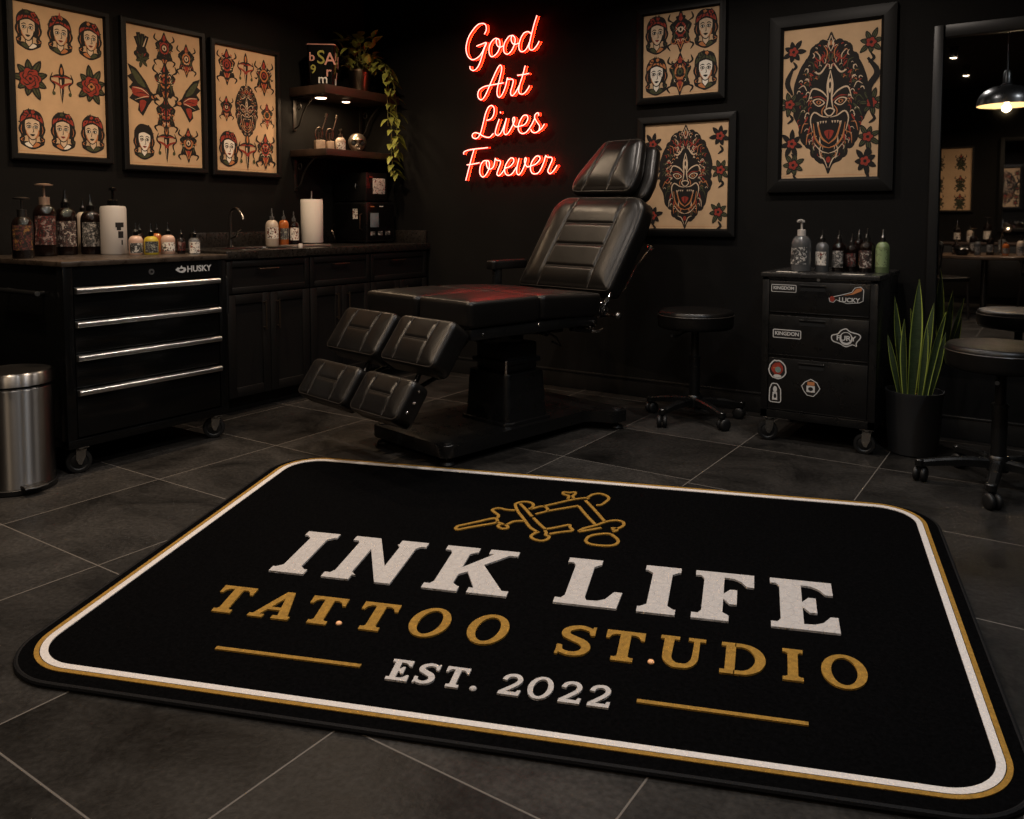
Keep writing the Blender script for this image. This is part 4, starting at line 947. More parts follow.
def framed(name, label, loc, rz, w, h, fw, art, dep=0.035, mat_w=0.0, m=None):
    """w, h outer size; fw frame width"""
    t = thing(name, label, 'framed print', loc, rz, 'framed tattoo flash sheets')
    iw, ih = w/2-fw, h/2-fw
    mb = MB()
    for (a, b) in (((-w/2,-h/2),(w/2,-h/2)),((w/2,-h/2),(w/2,h/2)),((w/2,h/2),(-w/2,h/2)),((-w/2,h/2),(-w/2,-h/2))):
        ia = (math.copysign(iw, a[0]), math.copysign(ih, a[1])); ib = (math.copysign(iw, b[0]), math.copysign(ih, b[1]))
        oa, ob = Vector(a), Vector(b); ia, ib = Vector(ia), Vector(ib)
        def V(p, y): return (p.x, y, p.y)
        ma, mb2 = oa.lerp(ia, 0.22), ob.lerp(ib, 0.22); na, nb = oa.lerp(ia, 0.8), ob.lerp(ib, 0.8)
        prof = [(oa,ob,0),(oa,ob,-dep*0.86),(ma,mb2,-dep),(na,nb,-dep),(ia,ib,-dep*0.6),(ia,ib,0)]
        v = []
        for p, q, y in prof: v += [V(p, y), V(q, y)]
        mb.raw(v, [(2*k, 2*k+2, 2*k+3, 2*k+1) for k in range(5)])
    mb.build('frame', m or M_frame, t, smooth=30)
    MB().box(-iw-0.002, iw+0.002, -dep*0.45, -0.001, -ih-0.002, ih+0.002).build('paper_sheet', M_paper, t, smooth=0)
    MB().box(-iw+0.012, iw-0.012, -dep*0.45-0.0002, -dep*0.45+0.0004, -ih+0.012, -ih+0.0135).build('plate_line', M_orange, t, smooth=0)
    art.build(t, -dep*0.45-0.0003)
    return t
def left_frame(name, label, y0, y1, z0, z1, art, fw=0.036):
    return framed(name, label, (LX+0.0005, (y0+y1)/2, (z0+z1)/2), R(90), y1-y0, z1-z0, fw, art)
def back_frame(name, label, x0, x1, z0, z1, art, fw):
    return framed(name, label, ((x0+x1)/2, BY-0.0005, (z0+z1)/2), 0, x1-x0, z1-z0, fw, art)

A = Art(3); W_, H_ = 0.556, 0.86
for i, x in enumerate((-0.165, 0.0, 0.165)):
    A.bust(x, 0.255, 0.105, (RED, RED, RED)[i], (-0.6, 0.3, 0.5)[i], i == 1)
    A.bust(x, -0.265, 0.105, (RED, RED, RED)[i], (0.2, -0.3, -0.7)[i])
A.rose(-0.165, 0.0, 0.078); A.dagger(0.0, -0.005, 0.11); A.rose(0.165, 0.0, 0.078)
left_frame('flash_print', 'framed flash sheet of six heads, two roses and a dagger, first on the left wall', 2.14, 2.696, 1.45, 2.31, A)
A = Art(11)
A.hand(-0.15, 0.27, 0.1); A.crest(0.0, 0.29, 0.11); A.crest(0.15, 0.25, 0.105, ORG); A.bird(-0.14, 0.03, 0.15, -1); A.bird(0.15, 0.01, 0.14, 1)
A.crest(0.0, 0.09, 0.13, ORG); A.crest(0.0, -0.1, 0.12); A.dagger(0.0, -0.27, 0.12); A.bust(-0.15, -0.27, 0.105, INK, 0.4, False, WHT); A.crest(0.15, -0.27, 0.11, ORG)
A.line([(0.0,0.22),(0.006,0.15),(0,0.0),(0,-0.2)], 0.018, INK)
left_frame('flash_print', 'framed flash sheet with two wings beside a central totem, middle of the left wall', 2.762, 3.328, 1.423, 2.312, A)
A = Art(21)
A.crest(-0.15, 0.27, 0.12); A.dagger(0.0, 0.27, 0.115); A.crest(0.15, 0.24, 0.125, ORG); A.crest(-0.16, 0.0, 0.085); A.crest(0.17, -0.02, 0.09, ORG)
A.beast(0.0, 0.0, 0.095, 0.19); A.dagger(0.0, -0.27, 0.13); A.bust(-0.15, -0.26, 0.115, RED, 0.5, False, WHT); A.crest(0.15, -0.26, 0.125)
left_frame('flash_print', 'framed flash sheet with a dark central mask, beside the corner shelves', 3.364, 3.925, 1.418, 2.294, A)
A = Art(31)
A.bust(-0.155, 0.125, 0.115, RED, 0.3); A.crest(0.0, 0.13, 0.13, RED); A.bust(0.16, 0.13, 0.115, RED, -0.2); A.bust(-0.155, -0.125, 0.115, ORG, 0.2, False, WHT); A.crest(0.0, -0.125, 0.13, ORG); A.bust(0.16, -0.115, 0.115, GRN, 0.1, False, WHT)
back_frame('flash_print', 'framed flash sheet of heads and crests, upper of two right of the neon sign', -2.256, -1.688, 1.846, 2.43, A, 0.042)
A = Art(41); A.beast(0.0, 0.0, 0.175, 0.31)
for x, y in ((-0.215,0.2),(0.215,0.23),(0.22,0.03),(-0.215,0.02),(-0.21,-0.24),(0.21,-0.22)): A.sprig(x, y, 0.055)
back_frame('flash_print', 'framed ornate skull-like tattoo design with corner roses, partly behind the chair headrest', -2.244, -1.616, 1.03, 1.765, A, 0.048)
A = Art(53); A.beast(0.0, 0.0, 0.2, 0.38)
for x, y in ((-0.2,0.29),(0.205,0.3),(-0.215,0.0),(0.215,-0.02),(-0.2,-0.22),(0.2,-0.2),(-0.19,-0.34),(0.19,-0.33)): A.sprig(x, y, 0.056)
A.line([(0.19,0.22),(0.24,0.14),(0.2,0.06),(0.22,-0.05)], 0.035, INK); A.line([(-0.2,0.2),(-0.23,0.12),(-0.2,0.05)], 0.03, INK)
back_frame('flash_print', 'large wide-framed roaring beast head design above the drawer cart', -1.43, -0.766, 1.288, 2.272, A, 0.078)

# ================================================================== LEFT WALL: CABINETS, WORKTOP
ZC = 0.952
M_steelb = mat('zinc_steel', (0.5,0.49,0.47), 0.25, 1.0)
def shaker(mb, x, y0, y1, z0, z1, rail=0.055, th=0.02):
    """framed panel facing +x, its back at x"""
    mb.box(x, x+th*0.45, y0+0.005, y1-0.005, z0+0.005, z1-0.005)
    for (a, b, c, d) in ((y0,y0+rail,z0,z1),(y1-rail,y1,z0,z1),(y0+rail,y1-rail,z0,z0+rail),(y0+rail,y1-rail,z1-rail,z1)):
        mb.box(x, x+th, a, b, c, d, 0.0022)
def bar_handle(mb, p0, p1, out=0.026, r=0.0052):
    p0 = Vector(p0); p1 = Vector(p1); o = Vector((out,0,0)); d = (p1-p0).normalized()
    mb.tube([p0+o-d*0.012, p1+o+d*0.012], r, 10); mb.cyl(p0, p0+o, r*0.85, seg=10); mb.cyl(p1, p1+o, r*0.85, seg=10)
units = [(2.985, 3.608, 'black shaker base cabinet beside the tool chest, under the tap', (3.21, 3.33), (3.232, 3.354)),
         (3.61, 4.158, 'middle black shaker base cabinet, under the paper towel roll', (3.81, 3.925), (3.845, 3.925)),
         (4.16, 4.765, 'black shaker base cabinet in the corner, under the sterilizers', (4.37, 4.485), (4.42, 4.5))]
for (a, b, lab, hd, dh) in units:
    yc = (a+b)/2
    t = thing('base_cabinet', lab, 'cabinet', (-4.28, yc, 0.0005), 0, 'black base cabinets along the left wall')
    mb = MB(); mb.box(-0.3, 0.3, a-yc, b-yc, 0.09, 0.905); mb.box(-0.3, 0.235, a-yc+0.002, b-yc-0.002, 0, 0.09)
    mb.build('carcass', M_cab, t, smooth=0)
    mb = MB(); shaker(mb, 0.3005, a-yc+0.004, b-yc-0.004, 0.705, 0.893, 0.035); d = mb.build('drawer', M_cab, t)
    mb = MB(); bar_handle(mb, (0.319, hd[0]-yc, 0.842), (0.319, hd[1]-yc, 0.842)); mb.build('handle', M_bronze, d)
    mid = yc if a > 3 else 3.294
    for k, (p, q, hy) in enumerate(((a+0.004, mid-0.002, mid-0.05), (mid+0.002, b-0.004, mid+0.05))):
        mb = MB(); shaker(mb, 0.3005, p-yc, q-yc, 0.1, 0.697); d = mb.build('door', M_cab, t)
        mb = MB(); bar_handle(mb, (0.319, hy-yc, 0.49), (0.319, hy-yc, 0.64)); mb.build('handle', M_bronze, d)
t = thing('worktop', 'dark stone-look worktop along the left wall with an inset sink', 'worktop', (-4.27, 3.88, 0.9055))
h = ZC-0.9055; mb = MB()
y0, y1 = 2.975-3.88, BY-0.003-3.88
sx0, sx1, sy0, sy1 = -0.06, 0.2, 3.2-3.88, 3.57-3.88
mb.box(-0.327, 0.325, y0, sy0, 0, h, 0.003); mb.box(-0.327, 0.325, sy1, y1, 0, h, 0.003)
mb.box(-0.327, sx0, sy0, sy1, 0, h); mb.box(sx1, 0.325, sy0, sy1, 0, h)
mb.build('slab', M_counter, t)
mb = MB(); mb.box(sx0+0.002, sx1-0.002, sy0+0.002, sy1-0.002, 0.001, 0.004); mb.build('sink_bowl', M_darksteel, t)
mb = MB(); P = roundpoly(rect(sx0-0.012, sx1+0.012, sy0-0.012, sy1+0.012), 0.03); Q = roundpoly(rect(sx0+0.004, sx1-0.004, sy0+0.004, sy1-0.004), 0.03)
mb.strip(P, Q, h-0.004, h+0.003, True); mb.build('sink_rim', M_steel, t)
t = thing('backsplash', 'low dark stone upstand behind the bottles and tap, along the left wall', 'backsplash', (-4.6, 3.9, ZC+0.0005))
mb = MB(); mb.box(0.001, 0.02, -0.7, BY-3.9-0.003, 0, 0.095, 0.002); mb.build('upstand', M_counter, t)
t = thing('backsplash', 'short dark stone upstand on the back wall beside the corner sterilizer', 'backsplash', (-4.28, BY-0.013, ZC+0.0005))
MB().box(-0.299, 0.305, -0.0095, 0.0095, 0, 0.095, 0.002).build('upstand', M_counter, t)

# tap
t = thing('sink_tap', 'slim black gooseneck tap at the sink on the worktop', 'tap', (-4.40, 3.355, ZC+0.0005))
MB().lathe([(0,0),(0.024,0),(0.024,0.008),(0.015,0.014),(0.0135,0.05),(0,0.05)], 20).build('base', M_darksteel, t)
arc = [(0,0,0.04),(0,0,0.2)]+[(0.05-0.05*math.cos(a), 0, 0.2+0.05*math.sin(a)) for a in [PI*k/10 for k in range(1, 8)]]+[(0.118,0,0.205),(0.13,0,0.18)]
mb = MB(); mb.tube(arc, [0.0095]*2+[0.008]*7+[0.0085,0.01], 12); mb.build('spout', M_darksteel, t)
mb = MB(); mb.cyl((0.0,0.0,0.06),(0.06,0.0,0.075),0.007,seg=10); mb.tube([(0.058,0,0.075),(0.075,0.0,0.11),(0.09,0.01,0.118)],0.005,8); mb.build('lever', M_darksteel, t)

# ------------------------------------------------------------------ bottles
LBL = [label_mat('label_print_%s' % n, s, **k) for n, s, k in (
    ('amber', 1, dict(c1=(0.2,0.1,0.03), c3=(0.13,0.035,0.03), thr=0.57, scale=36)), ('crimson', 2, dict(c1=(0.23,0.16,0.14), c3=(0.15,0.025,0.02), scale=34, thr=0.58)),
    ('pale', 3, dict(scale=42, c1=(0.33,0.28,0.24), c3=(0.12,0.06,0.05), thr=0.56)), ('mono', 4, dict(c3=(0.16,0.15,0.14), c1=(0.33,0.3,0.27), scale=45, thr=0.55)),
    ('blackonwhite', 5, dict(c1=(0.62,0.57,0.5), thr=0.45, scale=55)), ('whiteonblack', 6, dict(c1=(0.42,0.4,0.37), c3=(0.1,0.1,0.1), thr=0.55, scale=50)),
    ('yellow', 7, dict(c1=(0.25,0.25,0.2), c3=(0.1,0.1,0.12), thr=0.56, scale=60)), ('green', 8, dict(c1=(0.2,0.26,0.12), c3=(0.3,0.28,0.1), thr=0.42)))]
M_amber = mat('amber_liquid', (0.33,0.09,0.02), 0.15, coat=0.6)
M_cream = mat('cream_liquid_bottle', (0.42,0.34,0.27), 0.22, coat=0.4)
M_yellow = mat('yellow_ink_bottle', (0.36,0.27,0.02), 0.22, coat=0.4)
M_grey = mat('clear_grey_bottle', (0.07,0.07,0.07), 0.12, coat=0.6)
M_greenliq = mat('pale_green_bottle', (0.13,0.17,0.075), 0.2, coat=0.4)
M_pink = mat('pinkish_ink_bottle', (0.42,0.27,0.2), 0.22, coat=0.4)
def bottle(name, label, loc, r, h, body, lab, top, group, cap=None, lz=(0.18, 0.62), rz=-0.45, white=False, lw=1.0):
    """h is the height of the body to the neck; top is 'pump', 'nozzle' or 'spray'"""
    cap = cap or M_gloss
    t = thing(name, label, 'bottle', loc, rz, group)
    sh = min(r*1.05, h*0.3)
    prof = [(0,0),(r*0.93,0),(r,0.004),(r,h-sh)]+[(r*(0.32+0.68*math.cos(a)), h-sh+sh*math.sin(a)) for a in [PI/2*k/6 for k in range(1, 7)]]+[(r*0.32,h+0.012),(0,h+0.012)]
    if white: prof = [(0,0),(r*0.94,0),(r,0.006),(r,h-0.012),(r*0.93,h),(r*0.3,h+0.004),(r*0.3,h+0.012),(0,h+0.012)]
    MB().lathe(prof, 28).build('body', body, t)
    if lab is not None:
        mb = MB(); mb.lathe([(r*1.012, h*lz[0]),(r*1.012, h*lz[1])], 18, None, -lw, lw); mb.build('label', lab, t)
    z = h+0.012; c = MB()
    if top == 'pump':
        c.lathe([(0,z-0.02),(r*0.42,z-0.02),(r*0.42,z+r*0.3),(r*0.3,z+r*0.36),(0,z+r*0.36)], 20)
        c.cyl((0,0,z+r*0.3),(0,0,z+r*1.15),r*0.11,seg=10)
        c.lathe([(0,z+r*1.1),(r*0.3,z+r*1.1),(r*0.28,z+r*1.32),(0,z+r*1.36)], 16)
        c.tube([(0,0,z+r*1.24),(r*0.6,0,z+r*1.28),(r*1.0,0,z+r*1.2)], [r*0.17,r*0.13,r*0.1], 8)
        c.build('pump', cap, t)
    elif top == 'disc':
        c.lathe([(0,z-0.02),(r*0.45,z-0.02),(r*0.45,z+r*0.45),(0,z+r*0.5)], 20); c.cyl((0,0,z+r*0.4),(0,0,z+r*1.5),r*0.09,seg=10)
        c.lathe([(0,z+r*1.45),(r*0.75,z+r*1.5),(r*0.8,z+r*1.62),(r*0.4,z+r*1.72),(0,z+r*1.72)], 22); c.build('pump', cap, t)
    elif top == 'nozzle':
        c.lathe([(0,z-0.012),(r*0.4,z-0.012),(r*0.4,z+r*0.3),(r*0.26,z+r*0.42),(r*0.19,z+r*0.7),(r*0.11,z+r*1.3),(r*0.07,z+r*1.5),(0,z+r*1.5)], 18); c.build('nozzle_cap', cap, t)
    else:
        c.lathe([(0,z-0.012),(r*0.38,z-0.012),(r*0.38,z+r*0.3),(r*0.22,z+r*0.38),(0,z+r*0.38)], 18)
        c.box(-r*0.36,r*0.34,-r*0.14,r*0.14,z+r*0.38,z+r*0.75,r*0.05); c.cyl((0,0,z+r*0.8),(0,0,z+r*1.55),r*0.12,r*0.1,seg=10)
        c.tube([(r*0.25,0,z+r*0.5),(r*0.5,0,z+r*0.2),(r*0.45,0,z-r*0.15)],r*0.08,6); c.build('trigger', cap, t)
    return t
ZT = 0.9555
g = 'bottles on the tool chest'
M_copper = mat('pale_copper', (0.6,0.42,0.32), 0.3, 0.8)
bottle('soap_bottle', 'dark bottle with a wide disc pump, leftmost on the tool chest', (-4.05,1.93,ZT), 0.046, 0.195, M_darkglass, LBL[0], 'disc', g, M_darksteel, lz=(0.2,0.8))
bottle('soap_bottle', 'tallest dark bottle with a copper coloured pump collar on the tool chest', (-4.2,2.11,ZT), 0.053, 0.255, M_darkglass, LBL[1], 'disc', g, M_copper, lz=(0.22,0.78))
bottle('ink_bottle', 'dark round bottle with pointed cap between the copper-collared and last dark bottles', (-4.25,2.238,ZT), 0.053, 0.24, M_darkglass, LBL[2], 'nozzle', g, lz=(0.18,0.72))
bottle('ink_bottle', 'dark round bottle with pointed cap beside the tall white pump bottle', (-4.22,2.352,ZT), 0.049, 0.225, M_darkglass, LBL[3], 'nozzle', g, lz=(0.18,0.74))
bottle('ink_bottle', 'bottle with thin nozzle showing behind the two dark round bottles', (-4.385,2.4,ZT), 0.032, 0.22, M_cream, None, 'nozzle', g)
bottle('lotion_bottle', 'tall white cylindrical pump bottle on the tool chest', (-4.1,2.405,ZT), 0.063, 0.248, M_white_plastic, None, 'pump', g, white=True)
lb = [o for o in bpy.data.objects if o.name.startswith('lotion_bottle')][0]
mb = MB()
for (z0, z1, a0, a1) in ((0.14,0.165,0.05,0.75),(0.125,0.14,0.15,0.5),(0.085,0.12,0.25,0.7),(0.05,0.075,0.5,0.62)):
    mb.lathe([(0.0636,z0),(0.0636,z1)], 8, None, a0, a1)
mb.build('label', M_ink, lb)
g = 'small ink bottles on the tool chest'
bottle('ink_bottle', 'small pale ink bottle with black label, right beside the white pump bottle', (-3.955,2.437,ZT), 0.035, 0.098, M_pink, LBL[5], 'nozzle', g, lz=(0.1,0.62))
bottle('ink_bottle', 'small yellow ink bottle on the tool chest', (-3.9,2.487,ZT), 0.036, 0.095, M_yellow, LBL[6], 'nozzle', g, lz=(0.12,0.72))
bottle('ink_bottle', 'small cream ink bottle with white label on the tool chest', (-3.9,2.583,ZT), 0.036, 0.1, M_pink, LBL[4], 'nozzle', g, lz=(0.15,0.62))
bottle('ink_bottle', 'narrowest dark ink bottle on the tool chest', (-3.87,2.64,ZT), 0.021, 0.085, M_darkglass, LBL[1], 'nozzle', g, lz=(0.2,0.75))
bottle('ink_bottle', 'small white-labelled ink bottle at the end of the tool chest row', (-3.79,2.662,ZT), 0.03, 0.085, M_grey, LBL[4], 'nozzle', g, lz=(0.05,0.75))
bottle('ink_bottle', 'dark pointed bottle standing behind the first small ink bottle', (-4.12,2.56,ZT), 0.026, 0.105, M_darkglass, None, 'nozzle', g)
bottle('ink_bottle', 'amber ink bottle standing behind the yellow one', (-4.12,2.66,ZT), 0.028, 0.105, M_amber, None, 'nozzle', g)
g = 'bottles on the worktop'
ZB = ZC+0.001
bottle('spray_bottle', 'cream spray bottle on the worktop beside the sink', (-4.40,3.685,ZB), 0.043, 0.175, M_cream, LBL[4], 'spray', g, M_grey, lz=(0.3,0.72))
bottle('spray_bottle', 'orange spray bottle on the worktop', (-4.40,3.785,ZB), 0.034, 0.175, M_amber, LBL[6], 'spray', g, M_grey, lz=(0.25,0.68))
bottle('spray_bottle', 'dark brown spray bottle with pale label beside the paper towels', (-4.40,3.872,ZB), 0.036, 0.165, M_darkglass, LBL[4], 'spray', g, M_grey, lz=(0.22,0.75))

# paper towels
t = thing('paper_towel_roll', 'white paper towel roll on its upright holder on the worktop', 'paper towel', (-4.38,4.02,ZB))
MB().lathe([(0,0),(0.075,0),(0.075,0.008),(0.02,0.012),(0.0,0.012)], 28).build('holder_base', M_darksteel, t)
MB().cyl((0,0,0.01),(0,0,0.375),0.006,seg=10).build('holder_rod', M_steel, t)
MB().lathe([(0.02,0.016),(0.073,0.016),(0.076,0.02),(0.076,0.314),(0.073,0.318),(0.02,0.318)], 40).build('towel', M_towel, t)
# tray and cap
t = thing('instrument_tray', 'shallow pale tray lying on the worktop in front of the spray bottles', 'tray', (-4.18,3.78,ZB))
mb = MB(); mb.prism(roundpoly(rect(-0.07,0.07,-0.16,0.16),0.02), 0, 0.004); P = roundpoly(rect(-0.08,0.08,-0.17,0.17),0.025); Q = offset(P, 0.012)
mb.strip(P, Q, 0.002, 0.012, True); mb.build('tray_body', mat('worn_pale_steel', (0.55,0.5,0.44), 0.35, 0.9), t)
t = tag(MB().lathe([(0,0),(0.014,0),(0.014,0.024),(0.012,0.027),(0,0.027)], 18).build('small_cup', M_white_plastic, None, loc=(-4.03,3.6,ZB)), 'small white cup standing on the worktop by the sink', 'cup')

# sterilizers
t = thing('sterilizer', 'black box sterilizer with window and sticker, on the worktop in the corner', 'sterilizer', (-4.409,4.5725,ZB))
mb = MB(); mb.box(-0.165,0.165,-0.15,0.15,0.012,0.305,0.006)
for a in (-0.13,0.13):
    for b in (-0.12,0.12): mb.cyl((a,b,0),(a,b,0.013),0.012,seg=12)
mb.build('body', M_blackmetal, t)
mb = MB(); mb.box(-0.15,0.158,-0.158,-0.1505,0.03,0.29,0.003); d = mb.build('door', M_gloss, t)
mb = MB(); mb.tube([(0.125,-0.158,0.1),(0.125,-0.178,0.11),(0.125,-0.178,0.21),(0.125,-0.158,0.22)],0.005,8); mb.build('handle', M_bronze, d)
MB().box(0.035,0.085,-0.1592,-0.1584,0.18,0.255).build('sticker', LBL[4], d, smooth=0)
mb = MB(); mb.box(0.1655,0.1715,-0.135,0.135,0.03,0.29,0.002); fp = mb.build('front_panel', M_gloss, t)
MB().box(0.1718,0.1735,-0.118,-0.03,0.12,0.225,0.002).build('window', mat('sterilizer_window', (0.13,0.155,0.17), 0.2, var=0.7, vscale=5), fp)
for y in (-0.09,-0.01,0.07): MB().box(0.1718,0.1728,y-0.028,y+0.022,0.06,0.09).build('control_label', LBL[5], fp, smooth=0)
MB().box(0.1718,0.1726,-0.115,-0.075,0.268,0.276).build('indicator', M_orange, fp, smooth=0)
MB().box(0.1718,0.1726,-0.02,0.02,0.27,0.277).build('maker_plate', M_white, fp, smooth=0)
t = thing('sterilizer', 'smaller black box with a square patterned display, stacked on the corner sterilizer', 'sterilizer', (-4.409,4.5375,ZB+0.3055))
mb = MB(); mb.box(-0.165,0.163,-0.115,0.115,0.008,0.215,0.006)
for a in (-0.13,0.13):
    for b in (-0.09,0.09): mb.cyl((a,b,0),(a,b,0.01),0.012,seg=12)
mb.build('body', M_blackmetal, t)
MB().box(0.1635,0.1665,-0.045,0.085,0.06,0.175,0.002).build('display', LBL[4], t)
MB().box(0.1635,0.165,-0.08,-0.05,0.178,0.188).build('indicator', M_red, t, smooth=0)
mb = MB(); mb.tube([(0.06,-0.116,0.1),(0.07,-0.13,0.115),(0.06,-0.116,0.135)],0.005,8); mb.build('latch', M_steel, t)
t = tag(MB().tube(cr([(-4.5,4.36,ZB+0.006),(-4.44,4.3,ZB+0.03),(-4.45,4.28,ZB+0.09),(-4.49,4.32,ZB+0.13),(-4.52,4.37,ZB+0.14)],5),0.005,8).build('power_cord', M_bronze), 'thin looped power cord beside the corner sterilizer', 'cord')

# ================================================================== TOOL CHEST
def caster(parent, x, y, zt, r, bracket=M_steelb, rot=0.0):
    """swivel castor hanging from z=zt, wheel radius r"""
    M = Matrix.Translation((x, y, 0)) @ Matrix.Rotation(rot, 4, 'Z')
    mb = MB(); mb.box(-0.032,0.032,-0.026,0.026,zt-0.006,zt,0.001,M=M); mb.lathe([(0,zt-0.018),(0.02,zt-0.018),(0.022,zt-0.006),(0,zt-0.006)],16,M)
    for s in (-1, 1):
        v = [(0.02,s*0.018,zt-0.012),(-0.02,s*0.018,zt-0.012),(-0.022,s*0.018,r+0.012),(-0.012,s*0.018,r-0.012),(0.0,s*0.018,r-0.014),(0.016,s*0.018,r+0.02)]
        w = [(a, b+s*0.003, c) for a, b, c in v]; n = 6
        mb.raw(v+w, [tuple(range(6)), tuple(range(6,12))[::-1]]+[(k,(k+1)%n,n+(k+1)%n,n+k) for k in range(n)], M)
    mb.box(-0.021,0.021,-0.021,0.021,zt-0.02,zt-0.012,M=M)
    mb.cyl(M@Vector((-0.01,-0.026,r)), M@Vector((-0.01,0.026,r)), 0.006, seg=10)
    c = mb.build('caster', bracket, parent, smooth=35)
    mb = MB(); W = M @ Matrix.Translation((-0.01,0,r)) @ Matrix.Rotation(PI/2, 4, 'X')
    mb.lathe([(0,-0.012),(r*0.55,-0.013),(r*0.62,-0.011),(r*0.72,-0.015),(r*0.95,-0.014),(r,-0.009),(r,0.009),(r*0.95,0.014),(r*0.72,0.015),(r*0.62,0.011),(r*0.55,0.013),(0,0.012)], 28, W)
    mb.build('wheel', M_rubber, c)
t = thing('tool_chest', 'black rolling tool chest with four drawers and long metal handles, at the left', 'tool chest', (-4.06,2.298,0.0005))
mb = MB(); mb.box(-0.42,0.43,-0.415,0.415,0.13,0.93,0.004); mb.box(0.40,0.452,-0.42,-0.376,0.13,0.93,0.003); mb.box(0.40,0.452,0.376,0.42,0.13,0.93,0.003)
mb.box(0.40,0.45,-0.376,0.376,0.845,0.93); mb.box(-0.42,0.455,-0.42,0.42,0.122,0.16,0.003)
mb.build('body', M_gloss, t)
MB().box(-0.43,0.46,-0.428,0.428,0.9302,0.9545,0.004).build('top', mat('worn_dark_wood_top', (0.035,0.025,0.018), 0.32, var=0.5, vscale=22, rvar=0.1), t)
for k, (z0, z1) in enumerate(((0.695,0.84),(0.545,0.69),(0.39,0.54),(0.168,0.385))):
    mb = MB(); mb.box(0.431,0.449,-0.372,0.372,z0,z1,0.003); d = mb.build('drawer', M_gloss, t)
    mb = MB(); prof = roundpoly([(0.4495,z1-0.032),(0.474,z1-0.03),(0.474,z1-0.006),(0.4495,z1-0.003)],[0.002,0.009,0.009,0.002],5)
    v = [(p.x,-0.37,p.y) for p in prof]+[(p.x,0.372,p.y) for p in prof]; n = len(prof)
    mb.raw(v, [tuple(range(n)), tuple(range(n,2*n))[::-1]]+[(i,(i+1)%n,n+(i+1)%n,n+i) for i in range(n)])
    mb.build('handle', M_alu, d)
XF = Matrix.Translation((0.4502,0,0)) @ Matrix(((0,0,1,0),(1,0,0,0),(0,1,0,0),(0,0,0,1)))   # drawing plane facing +x: x to the right (+y), y up
mb = MB(); mb.cyl((0.45,0.0,0.888),(0.454,0.0,0.888),0.014,seg=20); lk = mb.build('lock', M_alu, t)
MB().cyl((0.454,0.0,0.888),(0.4555,0.0,0.888),0.006,seg=14).build('keyhole', M_plastic, lk)
M_print = mat('pale_print', (0.5,0.49,0.47), 0.5)
mb = MB(); text_mb(mb, 'HUSKY', 0.042, XF @ Matrix.Translation((0.262,0.889,0)), 0.0006, 0.0012, 0.0, 1.0, 1.05); o = mb.build('lettering', M_print, t, smooth=0)
XF = XF @ Matrix.Translation((0.028,0.001,0))
mb = MB(); mb.prism([(0.1,0.888),(0.113,0.9),(0.125,0.897),(0.135,0.91),(0.14,0.9),(0.155,0.898),(0.162,0.886),(0.15,0.875),(0.138,0.872),(0.12,0.876)], 0, 0.0008, M=XF)
mb.mi = 1; mb.prism([(0.118,0.888),(0.128,0.893),(0.142,0.892),(0.146,0.886),(0.13,0.881)], 0, 0.0012, M=XF); mb.build('emblem', [M_print, M_gloss], t, smooth=0)
mb = MB(); mb.tube(cr([(0.36,0.415,0.85),(0.385,0.458,0.835),(0.39,0.468,0.8),(0.39,0.468,0.67),(0.385,0.458,0.635),(0.36,0.415,0.62)],4),0.011,10); mb.build('side_handle', M_plastic, t)
mb = MB(); mb.tube([(-0.05,-0.455,0.81),(0.3,-0.455,0.81)],0.012,12)
for x in (-0.03,0.28): mb.cyl((x,-0.414,0.81),(x,-0.455,0.81),0.009,seg=10)
sh = mb.build('side_handle', M_plastic, t); MB().cyl((0.3,-0.455,0.81),(0.306,-0.455,0.81),0.011,seg=14).build('end_cap', M_alu, sh)
for (x, y, q) in ((0.415,-0.345,1.15),(0.415,0.365,0.95),(-0.36,-0.345,0.6),(-0.36,0.345,0.9)): caster(t, x, y, 0.122, 0.054, rot=q)

# ================================================================== PEDAL BIN
t = thing('pedal_bin', 'brushed steel pedal bin on the floor at the left edge', 'bin', (-3.675,1.695,0.0005))
MB().lathe([(0,0),(0.146,0),(0.15,0.004),(0.15,0.022),(0.145,0.026),(0,0.026)], 48).build('base_ring', M_plastic, t)
MB().lathe([(0.14,0.026),(0.1455,0.026),(0.1455,0.435),(0.14,0.44),(0.0,0.44)], 64).build('body', M_steel, t)
mb = MB(); mb.lathe([(0,0.444),(0.141,0.444),(0.141,0.452)], 48); mb.build('lid_gap_shade', M_plastic, t)  # black band stands for the shade in the gap under the lid
mb = MB(); mb.lathe([(0.142,0.452),(0.149,0.452),(0.149,0.496),(0.144,0.502),(0.138,0.504)], 64); mb.mi = 1; mb.lathe([(0.138,0.504),(0.09,0.513),(0.0,0.518)], 64); ld_ = mb.build('lid', [M_steel, M_darksteel], t)
mb = MB(); mb.box(0.13,0.185,-0.045,0.045,0.03,0.042,0.004,M=Matrix.Rotation(R(-4),4,'Z')); mb.tube([(0.185,-0.045,0.036),(0.19,0,0.034),(0.185,0.045,0.036)],0.004,8,M=Matrix.Rotation(R(-4),4,'Z')); mb.build('pedal', M_darksteel, t)

